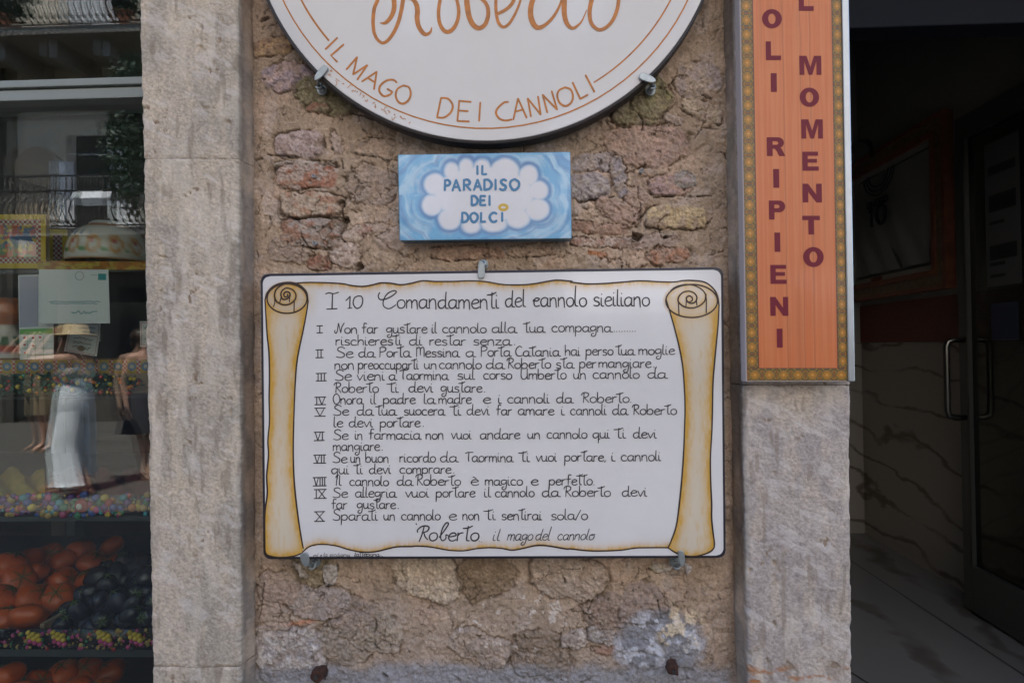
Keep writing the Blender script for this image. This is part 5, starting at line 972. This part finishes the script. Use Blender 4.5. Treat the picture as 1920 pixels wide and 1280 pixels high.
# framed shirt on the side wall
fcs = [PW(1787, 204), PW(1787, 541)]; fz1, fz0 = fcs[0][2], fcs[1][2]
def along(p): return np.dot(p[:2]-ga[:2], wd)
s1_ = along(fcs[0]); s0_ = s1_-1.15
fr_ = empty('framed_shirt', tuple((ga[:2]+wd*s0_).tolist()+[fz0]), 'big mahogany frame with a white number ten shirt on the marble wainscoted side wall', 'picture')
def ring(name, s0, s1, z0, z1, wdt, o0, o1, m):
    for (a, b, c, d) in ((s0, s1, z1-wdt, z1), (s0, s1, z0, z0+wdt), (s0, s0+wdt, z0+wdt+.0005, z1-wdt-.0005), (s1-wdt, s1, z0+wdt+.0005, z1-wdt-.0005)): wbox(ga[:2]+wd*a, ga[:2]+wd*b, c, d, o0, o1, m, name, fr_)
ring('outer_moulding', s0_, s1_, fz0, fz1, .022, .001, .05, M_mah); ring('dark_moulding', s0_+.022, s1_-.022, fz0+.022, fz1-.022, .05, .001, .042, M_gilt); ring('inner_moulding', s0_+.0725, s1_-.0725, fz0+.0725, fz1-.0725, .03, .001, .05, M_mah); ring('mount', s0_+.103, s1_-.103, fz0+.103, fz1-.103, .028, .001, .03, M_mat)
wbox(ga[:2]+wd*(s0_+.131), ga[:2]+wd*(s1_-.131), fz0+.131, fz1-.131, .001, .015, M_dfr, 'backing', fr_)
def onw(s, z, off): return np.array([*(ga[:2]+wd*s+wn*off), z])
S_, Z_ = np.meshgrid(np.linspace(s0_+.14, s1_-.145, 70), np.linspace(fz1-.14, fz0+.15, 60)); fold = .012*fbm(S_*9+Z_*5, Z_*3, 4)+.006*np.sin(S_*34+Z_*22)*sstep(fz1-.3, fz0+.2, Z_)
Wj = np.stack([ga[0]+wd[0]*S_+wn[0]*(.016+fold), ga[1]+wd[1]*S_+wn[1]*(.016+fold), Z_], -1); grid('shirt', Wj, M_jer, fr_)
M_ink2 = mat('black_print', (.008, .008, .009), .6)
CAPS2 = dict(CAPS); CAPS2['G'] = '1,.16 .6,0 .15,.2 0,.55 .25,.92 .65,1 1,.8|1,.8 .98,.55|.98,.55 .6,.55'; CAPS2['1'] = '.1,.25 .55,0|.55,0 .55,1'; CAPS2['0'] = CAPS['O']
def wall_strokes(name, chars, s_c, z_top, wch, hch, thick, gap, off):
    mb = MB(); tot = sum((.45 if c in 'I1' else 1)*wch+gap for c in chars)-gap; x = s_c-tot/2
    for c in chars:
        cw = wch*(.45 if c in 'I1' else 1)
        for st in CAPS2[c].split('|'):
            q = np.array([[float(a) for a in t.split(',')] for t in st.split()]); q = catmull(q, 4) if len(q) > 2 else q
            mb.tube([onw(x+a*cw, z_top-b*hch, off) for a, b in q], thick, 6)
        x += cw+gap
    return mb.build(name, M_ink2, fr_)
c10 = PW(1650, 395, .03); s10 = along(c10)
wall_strokes('name_print', 'DIEGO', s10, PW(1650, 373, .03)[2], .035, .036, .004, .012, .044); wall_strokes('number_print', '10', s10, PW(1650, 384, .03)[2], .085, .115, .0080, .035, .044)
cb_ = PW(1650, 305, .03); mb = MB(); sb = along(cb_); zc = fz1-.13
for rr_ in (.10, .13, .155): mb.tube([onw(sb+rr_*math.cos(a), zc-.85*rr_*math.sin(a), .042) for a in np.linspace(.1, 3.04, 20)], .003, 5)
mb.build('neck_badge', M_ink2, fr_)
mb = MB(); p = PW(1660, 560-5, .05); mb.box((-.05, -.004, -.012), (.05, .004, .012), M=Matrix.Translation(onw(along(PW(1656, 545)), fz0+.115, .036)) @ Matrix.Rotation(math.atan2(wd[1], wd[0]), 4, 'Z')); mb.build('red_tag', M_red, fr_)
lamp = empty('picture_lamp', tuple(onw(along(PW(1655, 285)), fz1, .05)), 'small clip lamp perched on the top of the picture frame', 'lamp'); sL = along(PW(1657, 285)); mb = MB()
mb.tube([onw(sL-.03, fz1-.03, .052), onw(sL, fz1+.05, .08), onw(sL+.03, fz1+.03, .12)], .012, 8); mb.build('arm', M_steel, lamp, smooth=True); mb = MB(); mb.tube([onw(sL+.01, fz1+.045, .10), onw(sL+.06, fz1-.01, .17)], [.02, .045], 12); mb.build('shade', M_dfr, lamp)
# glass door folded back along the side wall
OD = .10
dl = PW(1803, 1090, OD); s_lead = along(PW(1806, 600, OD)); s_h = s_lead+.98; zt = PW(1806, 222, OD)[2]; zb = ZF+.012
door = empty('glass_door', tuple(onw(s_lead, ZF, OD)), 'open glass door with a dark metal frame and steel pull handle, folded back inside the doorway', 'door')
def dbox(name, a, b, z0, z1, o0, o1, m): return wbox(ga[:2]+wd*a, ga[:2]+wd*b, z0, z1, o0, o1, m, name, door)
dbox('stile', s_lead, s_lead+.055, zb, zt, OD-.02, OD+.02, M_dfr); dbox('stile', s_h-.055, s_h, zb, zt, OD-.02, OD+.02, M_dfr); dbox('top_rail', s_lead+.0555, s_h-.0555, zt-.10, zt, OD-.02, OD+.02, M_dfr); dbox('bottom_rail', s_lead+.0555, s_h-.0555, zb, zb+.20, OD-.02, OD+.02, M_dfr)
dbox('edge_bead', s_lead+.048, s_lead+.054, zb+.2, zt-.1, OD+.0205, OD+.024, M_steel); dbox('glass_pane', s_lead+.056, s_h-.056, zb+.2005, zt-.1005, OD-.003, OD+.003, glass_mat('door_glass', (.55, .56, .53), .05))
for sg_, nm in ((1, 'pull_handle'), (-1, 'pull_handle')):
    zA, zB_ = PW(1800, 637, OD)[2], PW(1800, 779, OD)[2]; sh = s_lead+.03; oo = OD+sg_*.02; ext = .075 if sg_ > 0 else -.065; r_q = .03
    pts = [onw(sh, zA, oo), onw(sh, zA, oo+ext*.6), onw(sh, zA-r_q*.3, oo+ext*.9), onw(sh, zA-r_q, oo+ext), onw(sh, zB_+r_q, oo+ext), onw(sh, zB_+r_q*.3, oo+ext*.9), onw(sh, zB_, oo+ext*.6), onw(sh, zB_, oo)]
    mb = MB(); mb.tube(pts, .0125, 12); mb.build(nm, M_steel, door, smooth=True)
for i, (sa, sb_, za, zb_, lb) in enumerate(((.15, .33, 1.62, 2.22, 'white notice sheet with black printed blocks, taped high on the glass door'), (.38, .60, 1.70, 2.28, 'white notice sheet with a red edge mark on the glass door'), (.17, .31, 1.40, 1.55, 'small dark blue sticker sheet low on the glass door'))):
    t = empty('notice_sheet', tuple(onw(s_lead+sa, za, OD-.006)), lb, 'notice', 'notices taped to the glass door')
    q = [onw(s_lead+sa, za, OD+.0042), onw(s_lead+sb_, za, OD+.0042), onw(s_lead+sb_, zb_, OD+.0042), onw(s_lead+sa, zb_, OD+.0042)]; bk = [p+np.array([wn[0], wn[1], 0])*.0006 for p in q]
    mb = MB(); mb.add(q+bk, [(3, 2, 1, 0), (4, 5, 6, 7), (0, 1, 5, 4), (1, 2, 6, 5), (2, 3, 7, 6), (3, 0, 4, 7)]); mb.build('sheet', mat('grey_paper_%d' % i, (.07, .07, .07) if i < 2 else (.02, .025, .05), .7), t)
    if i < 2:
        mb = MB(); r_ = np.random.RandomState(i)
        for z_, h_k in ((zb_-.10, .035), (zb_-.22, .07), (zb_-.33, .012), (zb_-.43, .06), (zb_-.50, .014), (zb_-.55, .012)):
            if z_-h_k < za+.02: continue
            mb = MB(); q = [onw(s_lead+sa+.02, z_-h_k, OD+.0052), onw(s_lead+sb_-.02-.06*(h_k < .03), z_-h_k, OD+.0052), onw(s_lead+sb_-.02-.06*(h_k < .03), z_, OD+.0052), onw(s_lead+sa+.02, z_, OD+.0052)]; mb.add(q, [(0, 1, 2, 3)]); mb.build('printed_block', M_ink2, t)
# ------------------------------------------------------------------ passers-by in the street, seen mirrored in the shop window
M_skin = mat('skin', (.48, .27, .19), .5, var=.06, vscale=20); M_hair = mat('brown_hair', (.06, .03, .018), .5, var=.3, vscale=40); M_straw = mat('straw', (.50, .38, .22), .8, var=.2, vscale=60)
M_lb = mat('pale_blue_cotton', (.80, .84, .90), .85, var=.08, vscale=14, bump=.3, bscale=50); M_wc = mat('white_cotton', (.70, .68, .66), .85); M_navy = mat('dark_cotton', (.035, .035, .045), .85); M_khk = mat('khaki_cotton', (.24, .18, .11), .85); M_sand = mat('tan_leather', (.20, .11, .06), .6)
def skin_body(name, V, E, R, root, parent):
    me = bpy.data.meshes.new(name); me.from_pydata(V, E, []); o = bpy.data.objects.new('tmp', me); COL.objects.link(o); o.modifiers.new('s', 'SKIN'); sb = o.modifiers.new('u', 'SUBSURF'); sb.levels = 2; sb.render_levels = 2
    for i, r in enumerate(R): me.skin_vertices[0].data[i].radius = (r, r) if np.isscalar(r) else r
    me.skin_vertices[0].data[root].use_root = True
    dg = bpy.context.evaluated_depsgraph_get(); dg.update(); m2 = bpy.data.meshes.new_from_object(o.evaluated_get(dg)); bpy.data.objects.remove(o); m2.name = name
    m2.polygons.foreach_set('use_smooth', [True]*len(m2.polygons)); m2.materials.clear(); m2.materials.append(M_skin)
    q = bpy.data.objects.new(name, m2); COL.objects.link(q); q.parent = parent; return q
def person(label, loc, rz, H, arms, legs, top, bottom, hat=None):
    """Local frame: faces +Y. arms/legs: per side joint positions in units of height."""
    root = empty('person', loc, label, 'person', None, rz); V = []; E = []; R = []
    def add(p, r, j=None):
        V.append(tuple(c*H for c in p)); R.append(r*H if np.isscalar(r) else (r[0]*H, r[1]*H))
        if j is not None: E.append((j, len(V)-1))
        return len(V)-1
    pel = add((0, 0, .52), (.085, .062)); wa = add((0, .004, .61), (.068, .052), pel); ch = add((0, .006, .72), (.088, .064), wa); sh = add((0, -.002, .80), (.07, .045), ch); nk = add((0, .002, .845), .032, sh); nk2 = add((0, .010, .875), .031, nk)
    hd = add((0, .016, .925), (.046, .054), nk2); tp = add((0, .010, .975), (.036, .042), hd); add((0, .058, .912), .010, hd)
    for s, (el, wr, hn) in zip((-1, 1), arms):
        a = add((s*.105, 0, .808), .032, sh); e = add(el, .024, a); w_ = add(wr, .016, e); h = add(hn, (.020, .011), w_)
        d = np.array(hn)-np.array(wr); d /= np.linalg.norm(d)+1e-9; side = np.cross(d, [0, 1, .2]); side /= np.linalg.norm(side)
        for k, (o_, l_) in enumerate(((-.016, .036), (-.006, .044), (.005, .042), (.015, .032))):
            b = np.array(hn)+side*o_+d*.018; f_ = add(tuple(b), .0055, h); g_ = add(tuple(b+d*l_*.55+np.array([0, .006, 0])), .005, f_); add(tuple(b+d*l_+np.array([0, .014, -.004])), .0042, g_)
        th = add(tuple(np.array(hn)+side*-.022+d*.0), .006, h); add(tuple(np.array(hn)+side*-.036+d*.020), .005, th)
    for s, (kn, an, to) in zip((-1, 1), legs):
        a = add((s*.055, 0, .49), (.058, .058), pel); k = add(kn, .036, a); c_ = add(tuple(np.array(kn)*.62+np.array(an)*.38+np.array([0, -.012, 0])), .034, k); n = add(an, .020, c_); m_ = add(tuple(np.array(an)*.45+np.array(to)*.55+np.array([0, 0, .002])), (.022, .016), n); add(to, (.02, .009), m_); add(tuple(np.array(an)+(np.array(an)-np.array(to))*.22+np.array([0, 0, -.022])), .014, n)
    skin_body('body', V, E, R, pel, root)
    def lab(mb, nm, m): o = link(nm, mb.v, mb.f, m, None, True); o.parent = root; return o
    mb = MB(); mb.ball((0, .002*H, .945*H), (.058*H, .064*H, .058*H), 14, 9); mb.ball((0, -.045*H, .90*H), (.04*H, .03*H, .05*H), 10, 7); lab(mb, 'hair', M_hair)
    mb = MB()
    for s in (-1, 1): mb.ball((s*.019*H, .066*H, .930*H), .0065*H, 8, 6)
    lab(mb, 'eyes', M_ink)
    if hat: mb = MB(); mb.lathe([(.125*H, .945*H), (.128*H, .950*H), (.066*H, .958*H), (.062*H, 1.0*H), (.045*H, 1.012*H), (.0, 1.012*H)], (0, .005*H, 0), 24); lab(mb, 'hat', hat)
    mt, z0, z1 = top; mb = MB(); wob = lambda g, z: 1+.03*math.sin(5*g+9*z)
    def ell(prof, sx, sy, n=28, yo=.004):
        V_ = [(sx*r*math.cos(2*math.pi*k/n)*H*(1+.02*math.sin(6*k)), (sy*r*math.sin(2*math.pi*k/n)+yo)*H, z*H) for r, z in prof for k in range(n)]; mb.add(V_, [(j*n+k, j*n+(k+1) % n, (j+1)*n+(k+1) % n, (j+1)*n+k) for j in range(len(prof)-1) for k in range(n)])
    ell([(1.12, z0), (1.05, z0+.06), (1.22, .72), (1.16, min(.78, z1)), (.5, z1)] if z1 > .78 else [(1.1, z0), (1.2, .70), (1.22, z1)], .086, .066); lab(mb, 'top', mt)
    mbm, kind, zh = bottom; mb = MB()
    if kind == 'skirt': ell([(1.0, .62), (1.16, .54), (1.35, .46), (1.7, zh)], .088, .075)
    else:
        ell(([(.92, .70), (.94, .64), (1.08, .58)] if kind == 'wide' else [(1.0, .64), (1.08, .58)])+[(1.18, .50), (1.0, .455)], .088, .075)
        for s, (kn, an, to) in zip((-1, 1), legs):
            up = np.array((s*.052, 0, .50)); kn_ = np.array(kn); an_ = np.array(an); n = 36; rows = []
            kw = np.array((s*.074, kn_[1]*.35, kn_[2])); aw = np.array((s*.098, an_[1]*.25, an_[2])); path = [up, up*.5+kw*.5, kw, kw*.5+aw*.5, aw] if kind == 'wide' else [up, up*.5+kn_*.5, kn_*.9+up*.1]
            rad = [.066, .068, .066, .068, .072] if kind == 'wide' else [.066, .062, .058]
            for j, (p_, r_) in enumerate(zip(catmull(path, 5), np.interp(np.linspace(0, 1, (len(path)-1)*5+1), np.linspace(0, 1, len(rad)), rad))):
                t_ = j/((len(path)-1)*5); z_ = max(p_[2], zh) if kind == 'wide' else p_[2]
                rows += [((p_[0]+r_*(1+(.05+.16*t_*(kind == 'wide'))*math.sin(7*g+s+3*t_)+.06*math.sin(3*g+5*t_))*math.cos(g)*.8)*H, (p_[1]+r_*(1+(.05+.15*t_*(kind == 'wide'))*math.sin(6*g+2*s+2*t_))*math.sin(g))*H, z_*H) for g in np.linspace(0, 2*math.pi, n, endpoint=False)]
            m_ = len(rows)//n; mb.add(rows, [(j*n+k, j*n+(k+1) % n, (j+1)*n+(k+1) % n, (j+1)*n+k) for j in range(m_-1) for k in range(n)])
    lab(mb, 'trousers' if kind != 'skirt' else 'skirt', mbm)
    for s, (kn, an, to) in zip((-1, 1), legs):
        a = np.array(an); b = np.array(to); mb = MB(); mb.tube([tuple((a*1.25-b*.25+np.array([0, 0, -.042]))*H), tuple((a*.5+b*.5+np.array([0, 0, -.028]))*H), tuple((b*1.15-a*.15+np.array([0, 0, -.012]))*H)], [.018*H, .022*H, .016*H], 8); lab(mb, 'sandal', M_sand)
    return root
walk = [((-.05, .05, .28), (-.055, .16, .045), (-.06, .24, .016)), ((.05, .05, .28), (.05, -.10, .06), (.05, -.04, .016))]
stand = [((-.06, .015, .28), (-.065, -.01, .042), (-.075, .07, .014)), ((.06, .01, .28), (.065, -.01, .042), (.08, .065, .014))]
down = [((-.135, -.02, .63), (-.14, .03, .50), (-.14, .045, .455)), ((.135, -.02, .63), (.14, .03, .50), (.14, .045, .455))]
raised = [((-.12, .19, .80), (-.07, .12, .92), (-.05, .085, .955)), ((.12, .17, .80), (.08, .10, .93), (.065, .08, .955))]
q = RF(146, 914, -4.2); person('woman in pale blue wide trousers and straw hat, hands raised to her face', (q[0], -4.2, 0), math.radians(84), 1.66, raised, walk, (M_wc, .69, .755), (M_lb, 'wide', .075), M_straw)
q = RF(88, 834, -6.7); person('bare legged person in khaki shorts and a dark shirt standing across the street', (q[0], -6.7, 0), math.radians(30), 1.72, raised, stand, (M_navy, .52, .80), (M_khk, 'shorts', .3))
q = RF(276, 888, -5.0); person('person in a dark skirt and dark top walking in the street', (q[0], -5.0, 0), math.radians(-60), 1.66, down, walk, (M_navy, .58, .80), (M_navy, 'skirt', .30))
